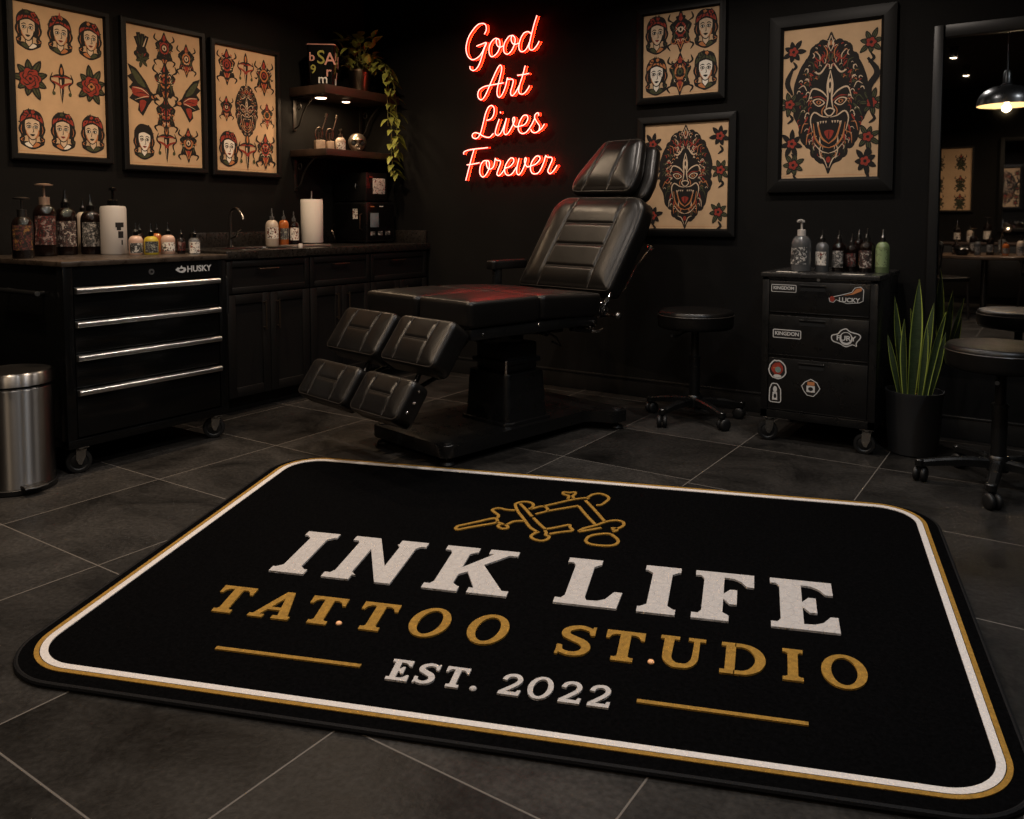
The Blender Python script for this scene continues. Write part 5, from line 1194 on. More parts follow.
# ================================================================== CORNER SHELVES
def shelf(label, z0, z1, under):
    t = thing('wall_shelf', label, 'shelf', (LX+0.0005, 4.405, z0), 0, 'dark wooden corner shelves')
    MB().box(0,0.36,-0.378,0.38,0,z1-z0,0.003).build('board', M_wood, t)
    for y in (-0.335, 0.33):
        mb = MB(); mb.box(0,0.008,y-0.014,y+0.014,-0.24,-0.0005,0.001); mb.box(0.004,0.22,y-0.012,y+0.012,-0.008,-0.0005,0.001)
        mb.tube(cr([(0.008,y,-0.22),(0.05,y,-0.2),(0.09,y,-0.12),(0.14,y,-0.06),(0.2,y,-0.012)],5),0.006,8)
        mb.tube(cr([(0.03,y,-0.06),(0.06,y,-0.045),(0.07,y,-0.075),(0.05,y,-0.09),(0.035,y,-0.075)],4),0.004,6); mb.build('bracket', mat('wrought_iron', (0.03,0.027,0.024), 0.45, 0.6), t)
    return t
shelf('upper dark wooden corner shelf carrying the trailing plant, with lights beneath', 2.0, 2.06, True)
shelf('lower dark wooden corner shelf carrying the skull', 1.575, 1.622, False)
for (x, y, r, lab, w) in ((-4.40,4.14,0.05,'larger lit round puck light under the upper corner shelf',3.2), (-4.40,4.385,0.036,'smaller lit round puck light under the upper corner shelf',1.5)):
    t = thing('puck_light', lab, 'light', (x, y, 1.9995), 0, 'under-shelf puck lights')
    MB().lathe([(0,0),(r,0),(r,-0.01),(r*0.85,-0.013),(r*0.85,-0.008),(0,-0.008)], 28).build('rim', M_darksteel, t)
    MB().lathe([(0,-0.009),(r*0.84,-0.009),(r*0.7,-0.016),(0,-0.018)], 28).build('diffuser', M_puck, t)
    ld = bpy.data.lights.new('puck_lamp', 'AREA'); ld.shape = 'DISK'; ld.size = r*1.4; ld.energy = w; ld.color = (1,0.7,0.42)
    l = bpy.data.objects.new('puck_lamp', ld); COL.objects.link(l); l.parent = t; l.location = (0,0,-0.022)
# patterned canister
t = thing('patterned_canister', 'black tapered canister covered in coloured scrawled letters, on the upper shelf', 'canister', (-4.41,4.175,2.0605), R(38))
def sq(w, z, r=0.02): return [(p.x, p.y, z) for p in roundpoly(rect(-w,w,-w,w), r, 4)]
mb = MB(); a, b = sq(0.082,0), sq(0.1,0.285); n = len(a)
mb.raw(a+b, [tuple(range(n))[::-1], tuple(range(n,2*n))]+[(i,(i+1)%n,n+(i+1)%n,n+i) for i in range(n)]); mb.build('body', M_gloss, t)
mb = MB(); mb.tube([(p[0],p[1],p[2]) for p in sq(0.1,0.287)],0.004,6,True); mb.tube([(p[0],p[1],p[2]) for p in sq(0.083,0.004)],0.003,6,True)
mb.build('rim', mat('dusky_pink_paint', (0.42,0.2,0.16), 0.5), t)
for (txt, sz, x, z, m) in (('S',0.13,0.0,0.195,'olive_paint'),('b',0.085,-0.062,0.2,'dusky_pink_paint'),('A',0.12,0.062,0.185,'dusky_pink_paint'),('9',0.085,-0.055,0.115,'olive_paint'),('r',0.1,0.05,0.1,'dusky_pink_paint'),('m',0.09,0.01,0.05,'pale_print')):
    if m not in MATS: mat('olive_paint', (0.2,0.19,0.03), 0.5)
    tilt = math.atan2(0.018, 0.27)
    for q in (-PI/2, 0.0):
        Mx = Matrix.Rotation(q+PI/2, 4, 'Z') @ Matrix.Translation((x, -(0.0826+0.018*z/0.27), z)) @ Matrix.Rotation(tilt, 4, 'X') @ FACE
        mb = MB(); text_mb(mb, txt, sz, Mx, 0.001, 0.001); mb.build('painted_letter', MATS[m], t, smooth=0)
# shelf bits
def stand(label, y, s, x=-4.36):
    t = thing('machine_on_stand', label, 'display piece', (x, y, 1.6225), R(-30), 'tattoo machines on pale blocks')
    MB().box(-0.03*s,0.03*s,-0.03*s,0.03*s,0,0.062,0.003).build('block', mat('pale_wood_block', (0.42,0.3,0.2), 0.5, var=0.3, vscale=30), t)
    mb = MB(); mb.tube(cr([(0,-0.02,0.062),(0,-0.03,0.1),(0,-0.02,0.14),(0,0.005,0.15),(0,0.02,0.12),(0,0.015,0.08)],4),0.005,8)
    mb.cyl((0,-0.005,0.07),(0,-0.005,0.12),0.009,seg=12); mb.cyl((0,0.012,0.085),(0,0.012,0.125),0.008,seg=12); mb.build('machine_frame', M_bronze, t)
    mb = MB(); mb.tube([(0,0.02,0.14),(0,0.04,0.2),(0,0.05,0.235)],0.004,8); mb.cyl((0,0.046,0.225),(0,0.052,0.25),0.008,seg=10); mb.build('needle_grip', M_bronze, t)
stand('small tattoo machine on the larger pale block, left on the lower shelf', 4.085, 1.1); stand('small tattoo machine on a narrow block, beside the little bottle on the lower shelf', 4.185, 0.8)
bottle('dropper_bottle', 'little pale bottle with a bronze cap, beside the skull on the lower shelf', (-4.35,4.275,1.6225), 0.036, 0.095, M_cream, LBL[4], 'pump', None, M_bronze, lz=(0.1,0.6))
# skull
t = thing('skull_ornament', 'small metallic skull ornament on the lower corner shelf', 'skull', (-4.36,4.455,1.6225), R(-38))
tb = bmesh.new(); bmesh.ops.create_uvsphere(tb, u_segments=48, v_segments=32, radius=1)
for v in tb.verts:
    p = v.co; x, y, z = p.x, p.y, p.z
    w = 0.066
    if z < -0.2 and x > -0.3: k = min(1, (-0.2-z)/0.6); y *= 1-0.4*k; x = x*(1-0.1*k)+0.12*k
    q = Vector((x*0.074, y*w, z*0.066+0.078 if z > -0.2 else z*0.078+0.0804))
    for s in (-1, 1):
        d = math.hypot((q.y-s*0.027)/0.0225, (q.z-0.068)/0.021)
        if x > 0 and d < 1: q.x -= 0.03*(1-d**2)**0.5
    d = math.hypot(q.y/0.011, (q.z-0.042)/0.014)
    if x > 0 and d < 1: q.x -= 0.02*(1-d*d)
    if x > 0.2 and 0.006 < q.z < 0.026: q.x += 0.006*(1 if int((q.y+0.5)/0.008) % 2 else 0.4)
    d = abs(q.y)-0.05
    if x > 0 and 0.03 < q.z < 0.05 and d > -0.012: q.x += 0.006
    v.co = q
zmin = min(v.co.z for v in tb.verts)
for v in tb.verts: v.co.z = max(0.0, v.co.z-max(zmin,0))
mb = MB(); mb.merge(tb); mb.build('skull_body', mat('aged_pewter', (0.4,0.33,0.26), 0.34, 0.9, var=0.4, vscale=30), t, smooth=50)
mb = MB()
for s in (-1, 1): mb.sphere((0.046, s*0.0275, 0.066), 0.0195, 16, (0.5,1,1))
mb.build('eye_socket_shade', mat('hollow_shade_black', (0.004,0.004,0.004), 0.9), t)  # black balls put shade into the eye hollows
# trailing pothos
t = thing('trailing_plant', 'trailing leafy plant in a bronze pot on the upper corner shelf', 'plant', (-4.40,4.53,2.0605))
MB().lathe([(0,0),(0.066,0),(0.07,0.005),(0.08,0.155),(0.084,0.158),(0.084,0.172),(0.078,0.172),(0.074,0.15),(0.0,0.15)], 36).build('pot', mat('brushed_bronze', (0.22,0.17,0.12), 0.32, 1.0), t)
MB().lathe([(0.074,0.148),(0,0.152)], 24).build('soil', M_soil, t)
rr = random.Random(8)
def leaf(mb, p, d, l, w, droop=0.4):
    p = Vector(p); d = Vector(d).normalized(); up = Vector((0,0,1)); s = d.cross(up)
    s = s.normalized() if s.length > 0.05 else Vector((0,1,0)); n = s.cross(d).normalized()
    rows = []
    for k, (a, b) in enumerate(((0,0.05),(0.14,0.7),(0.3,1.0),(0.5,0.92),(0.72,0.6),(0.9,0.22),(1.0,0.02))):
        c = p+d*l*a-up*droop*l*a*a
        rows.append((c-s*w*b/2+n*w*0.16*b, c, c+s*w*b/2+n*w*0.16*b))
    v = [q for r in rows for q in r]; f = []
    for k in range(len(rows)-1):
        for j in (0, 1): f.append((3*k+j, 3*k+j+1, 3*k+j+4, 3*k+j+3))
    mb.raw(v, f)
fol = MB(); stm = MB(); fol.keep = True
for i in range(60):
    a = rr.uniform(0, 6.28); e = rr.uniform(-0.2, 1.2); q = rr.uniform(0.03, 0.16); h = rr.uniform(0.17, 0.42)
    p = Vector((q*math.cos(a)*0.9, q*math.sin(a)*(1.15 if math.sin(a) > 0 else 0.8), h))
    if p.x < -0.12: p.x = -0.1
    leaf(fol, p, (math.cos(a)*math.cos(e), math.sin(a)*math.cos(e), math.sin(e)), rr.uniform(0.075, 0.12), rr.uniform(0.045, 0.065), rr.uniform(0.1,0.6))
    if i % 3 == 0: stm.tube([(q*0.2*math.cos(a),q*0.2*math.sin(a),0.14),(p.x*0.6,p.y*0.6,h*0.8),tuple(p)],0.0028,6)
DY = -0.045
vines = [[(0.03,0.05,0.2),(0.1,0.09,0.24),(0.185,0.13,0.17),(0.2,0.15,-0.05),(0.205,0.16,-0.3),(0.2,0.165,-0.5),(0.215,0.17,-0.62),(0.235,0.185,-0.66)],
         [(0.03,0.06,0.2),(0.11,0.12,0.22),(0.19,0.175,0.14),(0.215,0.2,-0.05),(0.22,0.205,-0.25),(0.22,0.2,-0.4),(0.225,0.2,-0.5)],
         [(0.04,0.04,0.2),(0.12,0.08,0.2),(0.2,0.11,0.1),(0.215,0.11,-0.1),(0.21,0.12,-0.24)]]
for vi, V in enumerate(vines):
    V = [(x, y+DY if x > 0.15 else y, z if z > -0.3 else z+0.06) for x, y, z in V]; P = cr(V, 8); stm.tube(P, 0.0032, 6)
    for i in range(5, len(P)-1, 2 if vi < 2 else 3):
        sgn = 1 if (i//2) % 2 else -1
        d = Vector((0.35+rr.uniform(-0.3,0.4), sgn*0.8+rr.uniform(-0.2,0.2), -0.35+rr.uniform(-0.3,0.25)))
        leaf(fol, P[i], d, rr.uniform(0.07,0.105), rr.uniform(0.04,0.055), 0.35)
fol.build('foliage', M_pothos, t, smooth=60); stm.build('vine', M_stem, t)

# ================================================================== TATTOO CHAIR (local x towards the head, y to the far side)
chair = thing('tattoo_chair', 'black leather reclining tattoo chair with split leg rests in the middle of the room', 'tattoo chair', (-2.58, 3.024, 0.0005), R(78))
def frameM(o, t, n):
    t = Vector(t).normalized(); n = Vector(n).normalized(); l = t.cross(n)
    return Matrix(((l.x,t.x,n.x,o[0]),(l.y,t.y,n.y,o[1]),(l.z,t.z,n.z,o[2]),(0,0,0,1)))
def pad(name, poly, rad, M, th, edge, seams, puff=0.012, pipe=True, label=None, per=150, nr=40, groove=0.006):
    P = roundpoly(poly, rad, 10)
    mb = MB(); cushion(mb, P, th, edge, M, seams, puff, per, nr, groove); zf = mb.zf; o = mb.build(name, M_leather, chair, smooth=60)
    if label: o['label'] = label
    if pipe:
        mb = MB(); piping(mb, P, edge*0.34, -edge*0.34+0.0015, 0.0022, M); 
        mb.build('piping', M_stitch, o)
        if seams:
            mb = MB()
            for s in seams:
                q = []
                for a, b in zip(s[:-1], s[1:]): q += [Vector(a).lerp(Vector(b), k/6) for k in range(6)]
                q.append(Vector(s[-1]))
                mb.tube([(p.x, p.y, zf(p)+0.0012) for p in q], 0.0019, 6, M=M)
            mb.build('stitching', M_stitch, o)
    return o
# seat: four pads
MF = frameM((0,0,0.768), (1,0,0), (0,0,1)); MR = frameM((0.468,0,0.768), (1,0,-0.045), (0.045,0,1))
pad('seat_pad', rect(0.006,0.39,0,0.462), 0.03, MF, 0.122, 0.022, [], 0.008); pad('seat_pad', rect(-0.435,-0.006,0,0.462), 0.03, MF, 0.122, 0.022, [], 0.008)
pad('seat_pad', rect(0.006,0.39,0,0.462), 0.03, MR, 0.118, 0.022, [], 0.008); pad('seat_pad', rect(-0.435,-0.006,0,0.462), 0.03, MR, 0.118, 0.022, [], 0.008)
# leg rests
MU = frameM((-0.232,0,0.498), (0.59,0,0.807), (-0.807,0,0.59)); ML = frameM((-0.424,0,0.3), (0.576,0,0.817), (-0.817,0,0.576))
def legseams(x0, x1, L):
    a = x0+(x1-x0)*0.27; b = x0+(x1-x0)*0.73
    return [[(a,0.012),(a,L-0.012)],[(b,0.012),(b,L-0.012)],[(a,L*0.52),(b,L*0.52)]]
for (M, x0, x1, L, th, lab) in ((MU,0.0,0.395,0.245,0.118,'upper leg rest pad on the near side'),(MU,-0.47,-0.04,0.245,0.118,'upper leg rest pad on the far side'),
                           (ML,0.03,0.39,0.2,0.105,'lower leg rest pad on the near side'),(ML,-0.42,-0.015,0.2,0.105,'lower leg rest pad on the far side')):
    o = pad('leg_rest', rect(x0,x1,0,L), 0.035, M, th, 0.026, legseams(x0,x1,L), 0.01, True, lab, 150, 40, 0.005)
    if x0 > 0:
        for (b, c, r) in ((L*0.3,-th*0.42,0.0085),(L*0.55,-th*0.5,0.0065),(L*0.82,-th*0.45,0.0065)):
            mb = MB(); p = M @ Vector((x1-0.002,b,c)); mb.cyl(p, p+Vector((0,-0.006,0)), r, seg=16, bev=0.002); mb.build('bolt', M_chrome, o)
for y in (-0.2, 0.2):
    mb = MB(); mb.tube([(0.14,y,0.6),(-0.02,y,0.56),(-0.13,y,0.5)],0.013,10); mb.tube([(-0.1,y,0.52),(-0.16,y,0.40),(-0.27,y,0.33)],0.012,10)
    mb.tube([(0.2,y+0.04,0.57),(0.0,y+0.04,0.4),(-0.25,y+0.04,0.32)],0.011,10); mb.sphere((0.0,y+0.04,0.4),0.018,12); mb.build('support_arm', M_blackmetal, chair)
# back rest
t3 = Vector((0.459,0,0.888)).normalized(); n3 = Vector((-0.888,0,0.459)).normalized()
MBk = frameM((0.985,0,0.748), t3, n3)
pad('back_rest', [(0.375,0.0),(0.428,0.38),(0.432,0.585),(-0.245,0.595),(-0.285,0.3),(-0.325,0.0)], [0.035,0.6,0.11,0.13,0.6,0.035], MBk, 0.115, 0.034,
    [[(0.225,0.012),(0.272,0.36),(0.3,0.575)],[(-0.152,0.012),(-0.108,0.3),(-0.06,0.575)],[(-0.093,0.405),(0.277,0.4)],[(-0.113,0.272),(0.262,0.268)],[(-0.133,0.135),(0.244,0.132)]], 0.02, True, None, 220, 64, 0.008)
HP = [(0.3,0.603),(0.325,0.72),(0.272,0.962),(-0.012,0.962),(-0.155,0.71),(-0.15,0.61)]; HR = [0.05,0.3,0.05,0.05,0.3,0.05]
MH = MBk @ Matrix.Translation((0,0.0,0.012)); MH2 = MBk @ Matrix.Translation((0.052,0.0,-0.066))
hd = pad('head_rest', HP, HR, MH, 0.068, 0.034, [[(-0.045,0.615),(0.035,0.95)],[(0.14,0.612),(0.19,0.95)]], 0.02, True, 'front pad of the head rest', 200, 44, 0.007)
h2 = pad('head_rest', [(x*1.0, y-0.01) for x, y in HP], HR, MH2, 0.062, 0.03, [], 0.008, True, 'rear pad of the head rest')
mb = MB()
for x in (0.02, 0.16): mb.cyl(MBk @ Vector((x,0.5,-0.09)), MBk @ Vector((x,0.72,-0.1)), 0.009, seg=12)
mb.build('head_rest_post', M_chrome, chair)
# frame
mb = MB()
for y in (-0.375, 0.34): mb.box(0.02,0.9,y,y+0.035,0.587,0.638,0.004)
for x in (0.03,0.44,0.85): mb.box(x,x+0.04,-0.345,0.345,0.595,0.632,0.003)
mb.box(0.05,0.88,-0.34,0.34,0.628,0.645,0.002); mb.build('seat_frame', M_blackmetal, chair)
for (x, z) in ((0.093,0.61),(0.46,0.622)):
    mb = MB(); mb.cyl((x,-0.375,z),(x,-0.381,z),0.0085,seg=16,bev=0.002); mb.build('bolt', M_chrome, chair)
mb = MB(); mb.box(0.24,0.8,-0.2,0.2,0.548,0.594,0.004); mb.box(0.28,0.34,-0.3,0.3,0.555,0.59,0.004); mb.box(0.66,0.72,-0.3,0.3,0.555,0.59,0.004); mb.cyl((0.2,-0.25,0.56),(0.5,-0.2,0.53),0.014,seg=12); mb.cyl((0.78,-0.3,0.57),(0.9,-0.32,0.55),0.017,seg=12); mb.cyl((0.35,-0.2,0.545),(0.35,0.2,0.545),0.024,seg=16); mb.cyl((0.7,-0.2,0.545),(0.7,0.2,0.545),0.022,seg=16)
mb.cyl((0.3,-0.1,0.54),(0.86,-0.12,0.575),0.02,seg=14); mb.box(0.42,0.6,-0.13,0.03,0.5,0.55,0.006); mb.tube([(0.6,-0.24,0.585),(0.72,-0.25,0.52),(0.76,-0.25,0.47),(0.7,-0.24,0.5)],0.006,8)
mb.build('lift_mechanism', M_blackmetal, chair)
# hinges and recline lever
for y in (-0.335, 0.31):
    mb = MB(); mb.cyl((0.99,y-0.02,0.66),(0.99,y+0.02,0.66),0.034,seg=20,bev=0.004); mb.tube([(0.86,y,0.615),(0.95,y,0.625),(1.0,y,0.665),(1.06,y,0.74)],0.014,10)
    hg = mb.build('recline_hinge', M_blackmetal, chair)
    mb = MB(); mb.tube([(0.95,y-0.03,0.64),(0.985,y-0.034,0.7),(1.03,y-0.03,0.735)],0.006,8); mb.cyl((0.99,y-0.02,0.66),(0.99,y-0.032,0.66),0.013,seg=14); mb.build('hinge_link', M_chrome, hg)
mb = MB(); mb.cyl((1.06,-0.3,0.615),(1.06,-0.37,0.615),0.009,seg=12); mb.sphere((1.06,-0.385,0.615),0.023,16); mb.cyl((0.97,-0.3,0.615),(1.08,-0.3,0.615),0.011,seg=10); mb.build('lock_knob', M_darksteel, chair)
mb = MB(); mb.tube(cr([(1.13,-0.33,0.72),(1.2,-0.33,0.76),(1.33,-0.32,0.89),(1.44,-0.31,0.965)],5),0.0055,8); mb.sphere((1.445,-0.31,0.97),0.016,14)
mb.tube([(1.43,-0.34,0.96),(1.46,-0.28,0.985)],0.007,8); mb.build('recline_lever', M_chrome, chair)
mb = MB()
for (x, y, z, r) in ((0.905,-0.385,0.63,0.012),(0.93,-0.36,0.665,0.009),(0.955,-0.37,0.69,0.01),(0.87,-0.385,0.6,0.008),(0.84,-0.385,0.575,0.007),(0.9,-0.36,0.57,0.01)):
    mb.cyl((x,y,z),(x,y+0.03,z),r,seg=12,bev=0.002)
mb.tube([(0.87,-0.36,0.55),(0.92,-0.37,0.545),(0.96,-0.36,0.55)],0.008,8); mb.tube([(0.955,-0.365,0.66),(1.0,-0.37,0.7),(1.02,-0.365,0.74)],0.007,8)
mb.build('hinge_hardware', M_chrome, chair)
# far arm rest
P = roundpoly(rect(-0.44,-0.365,0.845,1.14), 0.025, 6)
mb = MB(); cushion(mb, P, 0.052, 0.012, frameM((0,0,0.893),(1,0,0),(0,0,1)), [], 0.004, 80, 12); ar = mb.build('arm_rest', M_leather, chair, smooth=60)
mb = MB(); mb.box(0.875,0.935,0.385,0.412,0.64,0.852,0.006); mb.tube([(0.905,0.4,0.66),(0.88,0.37,0.61)],0.014,10); mb.build('arm_post', M_blackmetal, ar)
# column and base
mb = MB(); P0 = roundpoly(rect(0.375,0.68,-0.235,0.09), 0.035, 8); P1 = roundpoly(rect(0.388,0.667,-0.222,0.077), 0.035, 8); n = len(P0)
mb.raw([(p.x,p.y,0.118) for p in P0]+[(p.x,p.y,0.35) for p in P1]+[(p.x*0.99+0.005,p.y*0.98,0.36) for p in P1],
       [(i,(i+1)%n,n+(i+1)%n,n+i) for i in range(n)]+[(n+i,n+(i+1)%n,2*n+(i+1)%n,2*n+i) for i in range(n)]+[tuple(range(2*n,3*n))])
mb.prism(roundpoly(rect(0.355,0.702,-0.255,0.11), 0.05, 8), 0.1, 0.121, 0.004); mb.build('column_cover', M_blackmetal, chair)
mb = MB(); mb.box(0.42,0.64,-0.19,0.04,0.36,0.505,0.012); mb.box(0.40,0.655,-0.2,0.05,0.4,0.425,0.004); cs = mb.build('inner_column', M_plastic, chair); MB().cyl((0.405,-0.2,0.36),(0.405,-0.2,0.43),0.009,seg=12).build('lift_rod', M_chrome, cs)
mb = MB()
out = roundpoly([(-0.07,-0.3),(0.93,-0.28),(1.02,-0.42),(1.13,-0.42),(1.13,0.38),(1.02,0.38),(0.93,0.27),(-0.07,0.3)], [0.05,0.06,0.05,0.05,0.05,0.05,0.06,0.05], 8)
mb.prism(out, 0.045, 0.105, 0.008, 3); bp = mb.build('base_plate', M_blackmetal, chair)
for (x, y) in ((-0.02,-0.25),(-0.02,0.25),(1.075,-0.37),(1.075,0.33)):
    mb = MB(); mb.lathe([(0,0),(0.034,0),(0.036,0.008),(0.03,0.018),(0.012,0.022),(0.012,0.05),(0,0.05)], 22, Matrix.Translation((x,y,0)))
    f = mb.build('levelling_foot', M_rubber, chair); mb = MB(); mb.lathe([(0,0.104),(0.028,0.104),(0.026,0.11),(0,0.112)], 18, Matrix.Translation((x,y,0))); mb.build('foot_cap', M_plastic, f)

# ================================================================== STOOLS
def stool(label, loc, rz, seat_r, h, base_r, leg_n=5):
    t = thing('rolling_stool', label, 'stool', loc, rz, 'black rolling stools')
    z0 = h-0.105
    mb = MB(); mb.lathe([(0,z0),(seat_r*0.93,z0),(seat_r*0.985,z0+0.008),(seat_r,z0+0.022),(seat_r*1.005,z0+0.07)]+[(seat_r*(0.93+0.075*math.cos(a)), z0+0.07+0.03*math.sin(a)) for a in [PI/2*k/6 for k in range(1,7)]]+[(seat_r*0.6,h),(0,h+0.003)], 64)
    s = mb.build('seat', M_leather, t, smooth=50)
    mb = MB(); mb.tube([(seat_r*1.003*math.cos(a),seat_r*1.003*math.sin(a),h-0.03) for a in [2*PI*k/60 for k in range(60)]],0.003,6,True); mb.build('piping', M_stitch, s)
    MB().lathe([(0,z0-0.018),(0.075,z0-0.018),(0.085,z0-0.001),(0,z0-0.001)], 24).build('mounting_plate', M_blackmetal, t)
    mb = MB(); mb.tube(cr([(0.03,0.0,z0-0.014),(0.1,0.0,z0-0.02),(0.15,0.0,z0-0.035),(0.2,0.0,z0-0.03)],4),[0.005]*9+[0.009]*4,8); mb.build('height_lever', M_plastic, t)
    zh = 0.16
    mb = MB(); mb.lathe([(0,0.09),(0.03,0.09),(0.03,zh+0.19),(0.034,zh+0.19),(0.034,zh+0.2),(0.027,zh+0.205),(0,zh+0.205)], 24); mb.build('column', M_blackmetal, t)
    mb = MB(); mb.cyl((0,0,zh+0.2),(0,0,z0-0.016),0.021,seg=20); mb.build('gas_lift', M_plastic, t)
    MB().lathe([(0,0.075),(0.04,0.075),(0.045,0.085),(0.045,0.13),(0.037,0.142),(0,0.142)], 24).build('hub', M_blackmetal, t)
    for k in range(leg_n):
        a = 2*PI*k/leg_n; Mr = Matrix.Rotation(a, 4, 'Z')
        mb = MB(); prof = []
        n = 8; V = []
        for i in range(n+1):
            f = i/n; x = 0.03+(base_r-0.03)*f; zt = 0.128-0.03*f*f; hh = 0.04-0.012*f; w = 0.024-0.006*f
            V += [(x,-w,zt-hh),(x,w,zt-hh),(x,w,zt-0.008),(x,w*0.6,zt),(x,-w*0.6,zt),(x,-w,zt-0.008)]
        F = [tuple(range(6)), tuple(range(6*n,6*n+6))[::-1]]
        for i in range(n): F += [(6*i+j,6*i+(j+1)%6,6*i+6+(j+1)%6,6*i+6+j) for j in range(6)]
        mb.raw(V, F, Mr); mb.cyl(Mr@Vector((base_r,0,0.068)), Mr@Vector((base_r,0,0.1)), 0.021, seg=16, bev=0.004); lg = mb.build('leg', M_blackmetal, t, smooth=30)
        q = a+0.7+k*0.9; c = Mr@Vector((base_r,0,0)); d = Vector((math.cos(q),math.sin(q),0)); sdir = Vector((-d.y,d.x,0)); r = 0.033
        mb = MB(); cc = c+d*0.012
        for sg in (-1, 1):
            Mw = Matrix.Translation(cc+Vector((0,0,r))+sdir*sg*0.0155) @ sdir.to_track_quat('Z','Y').to_matrix().to_4x4()
            mb.lathe([(0,-0.0135),(r*0.6,-0.013),(r*0.88,-0.010),(r,-0.005),(r,0.005),(r*0.88,0.010),(r*0.6,0.013),(0,0.0135)], 22, Mw)
        mb.tube([tuple(c+Vector((0,0,0.066))), tuple(c+Vector((0,0,0.045))), tuple(cc+Vector((0,0,r)))], 0.008, 8)
        mb.build('caster', M_rubber, lg)
    return t
stool('black padded rolling stool standing between the tattoo chair and the drawer cart', (-1.715, 4.42, 0.0005), R(-108), 0.21, 0.63, 0.27)
stool('large black padded rolling stool at the right edge in front of the mirror', (-0.2, 4.0, 0.0005), R(-91), 0.215, 0.618, 0.3)

# ================================================================== DRAWER CART
t = thing('drawer_cart', 'black three-drawer metal cart covered with stickers, below the large beast print', 'cart', (-0.997, 4.43, 0.0005))
yF = -0.23
mb = MB(); mb.box(-0.274,0.274,yF+0.004,0.32,0.125,0.845,0.003); mb.box(-0.274,-0.24,yF-0.004,yF+0.02,0.125,0.845,0.002); mb.box(0.24,0.274,yF-0.004,yF+0.02,0.125,0.845,0.002)
mb.box(-0.274,0.274,yF-0.004,yF+0.02,0.83,0.845,0.002); mb.box(-0.274,0.274,yF-0.004,yF+0.02,0.125,0.165,0.002); mb.build('body', M_blackmetal, t)
MB().box(-0.281,0.281,yF-0.012,0.326,0.8455,0.869,0.004).build('top', mat('black_cart_top', (0.02,0.019,0.018), 0.25, rvar=0.08, vscale=20), t)
dr = []
for (z0, z1) in ((0.668,0.826),(0.45,0.652),(0.17,0.435)):
    mb = MB(); mb.box(-0.237,0.237,yF-0.006,yF+0.003,z0,z1,0.002); mb.box(-0.237,0.237,yF-0.0075,yF-0.0055,z0,z0+0.004,0.0008); d = mb.build('drawer', M_blackmetal, t); dr.append(d)
    mb = MB(); mb.box(-0.085,0.035,yF-0.0068,yF-0.0058,z1-0.045,z1-0.022); mb.mi = 1; mb.box(-0.088,0.038,yF-0.013,yF-0.006,z1-0.022,z1-0.014,0.0015); mb.build('pull_handle', [mat('recess_shade_black',(0.002,0.002,0.002),0.8), M_blackmetal], d)  # flat dark patch under the lip stands for a recess in shade
mb = MB(); mb.cyl((0.0,yF-0.004,0.8385),(0.0,yF-0.009,0.8385),0.0075,seg=16); mb.build('lock', M_alu, t)
for (x, y, q) in ((-0.235,yF+0.03,0.35),(0.235,yF+0.03,0.1),(-0.235,0.27,1.0),(0.235,0.27,0.3)): caster(t, x, y, 0.125, 0.05, M_steelb, q)
def sticker(label, x, z, outline, inner, marks, txt=None):
    """outline in metres round (x, z); pale edge, dark ground, coloured marks"""
    M = Matrix.Translation((x, yF-0.0062, z)) @ FACE
    if sum(Vector(outline[k-1]).cross(Vector(outline[k])) for k in range(len(outline))) < 0: outline = outline[::-1]
    mb = MB(); mb.prism(outline, 0, 0.0005, M=M); mb.mi = 1; mb.prism(offset(outline, inner), 0.0001, 0.0009, M=M)
    for c, pts in marks: mb.mi = c; mb.prism(pts, 0.0004, 0.0012+0.0001*c, M=M)
    if txt:
        for (s, sz, tx, tz, c, sx) in txt: mb.mi = c; text_mb(mb, s, sz, M @ Matrix.Translation((tx, tz, 0.0011)), 0.0004, sz*0.02, 0, 0.95, sx)
    o = mb.build('sticker', [M_print, M_ink, M_red, M_orange, mat('teal_print', (0.14,0.2,0.18), 0.6)], t, smooth=0); o['label'] = label
def el(x, z, a, b, n=20, j=0.0, sd=1):
    q = random.Random(sd); return [Vector((x+a*math.cos(2*PI*k/n)*(1+q.uniform(-j,j)), z+b*math.sin(2*PI*k/n)*(1+q.uniform(-j,j)))) for k in range(n)]
sticker('small rectangular lettered sticker on the top drawer', -0.167, 0.79, roundpoly(rect(-0.062,0.062,-0.019,0.019),0.006), 0.003, [], [('KINGDOM',0.0225,0,0.001,0,1.0)])
sticker('rectangular lettered sticker on the middle drawer', -0.147, 0.56, roundpoly(rect(-0.07,0.07,-0.022,0.022),0.006), 0.004, [], [('KINGDON',0.026,0,0.001,0,1.0)])
sticker('orange and white banner sticker on the top drawer', 0.135, 0.765, [Vector(p) for p in ((-0.085,-0.012),(-0.08,-0.03),(-0.062,-0.034),(-0.05,-0.02),(0.0,-0.036),(0.055,-0.03),(0.074,-0.02),(0.076,0.035),(0.06,0.05),(0.034,0.044),(0.02,0.022),(-0.03,0.006),(-0.06,-0.002))], 0.003,
        [(3,[Vector(p) for p in ((-0.02,0.002),(0.03,0.012),(0.066,0.03),(0.066,0.044),(0.04,0.038),(0.022,0.016))]),(2,el(-0.069,-0.016,0.012,0.014))], [('LUCKY',0.03,0.01,-0.018,0,1.05)])
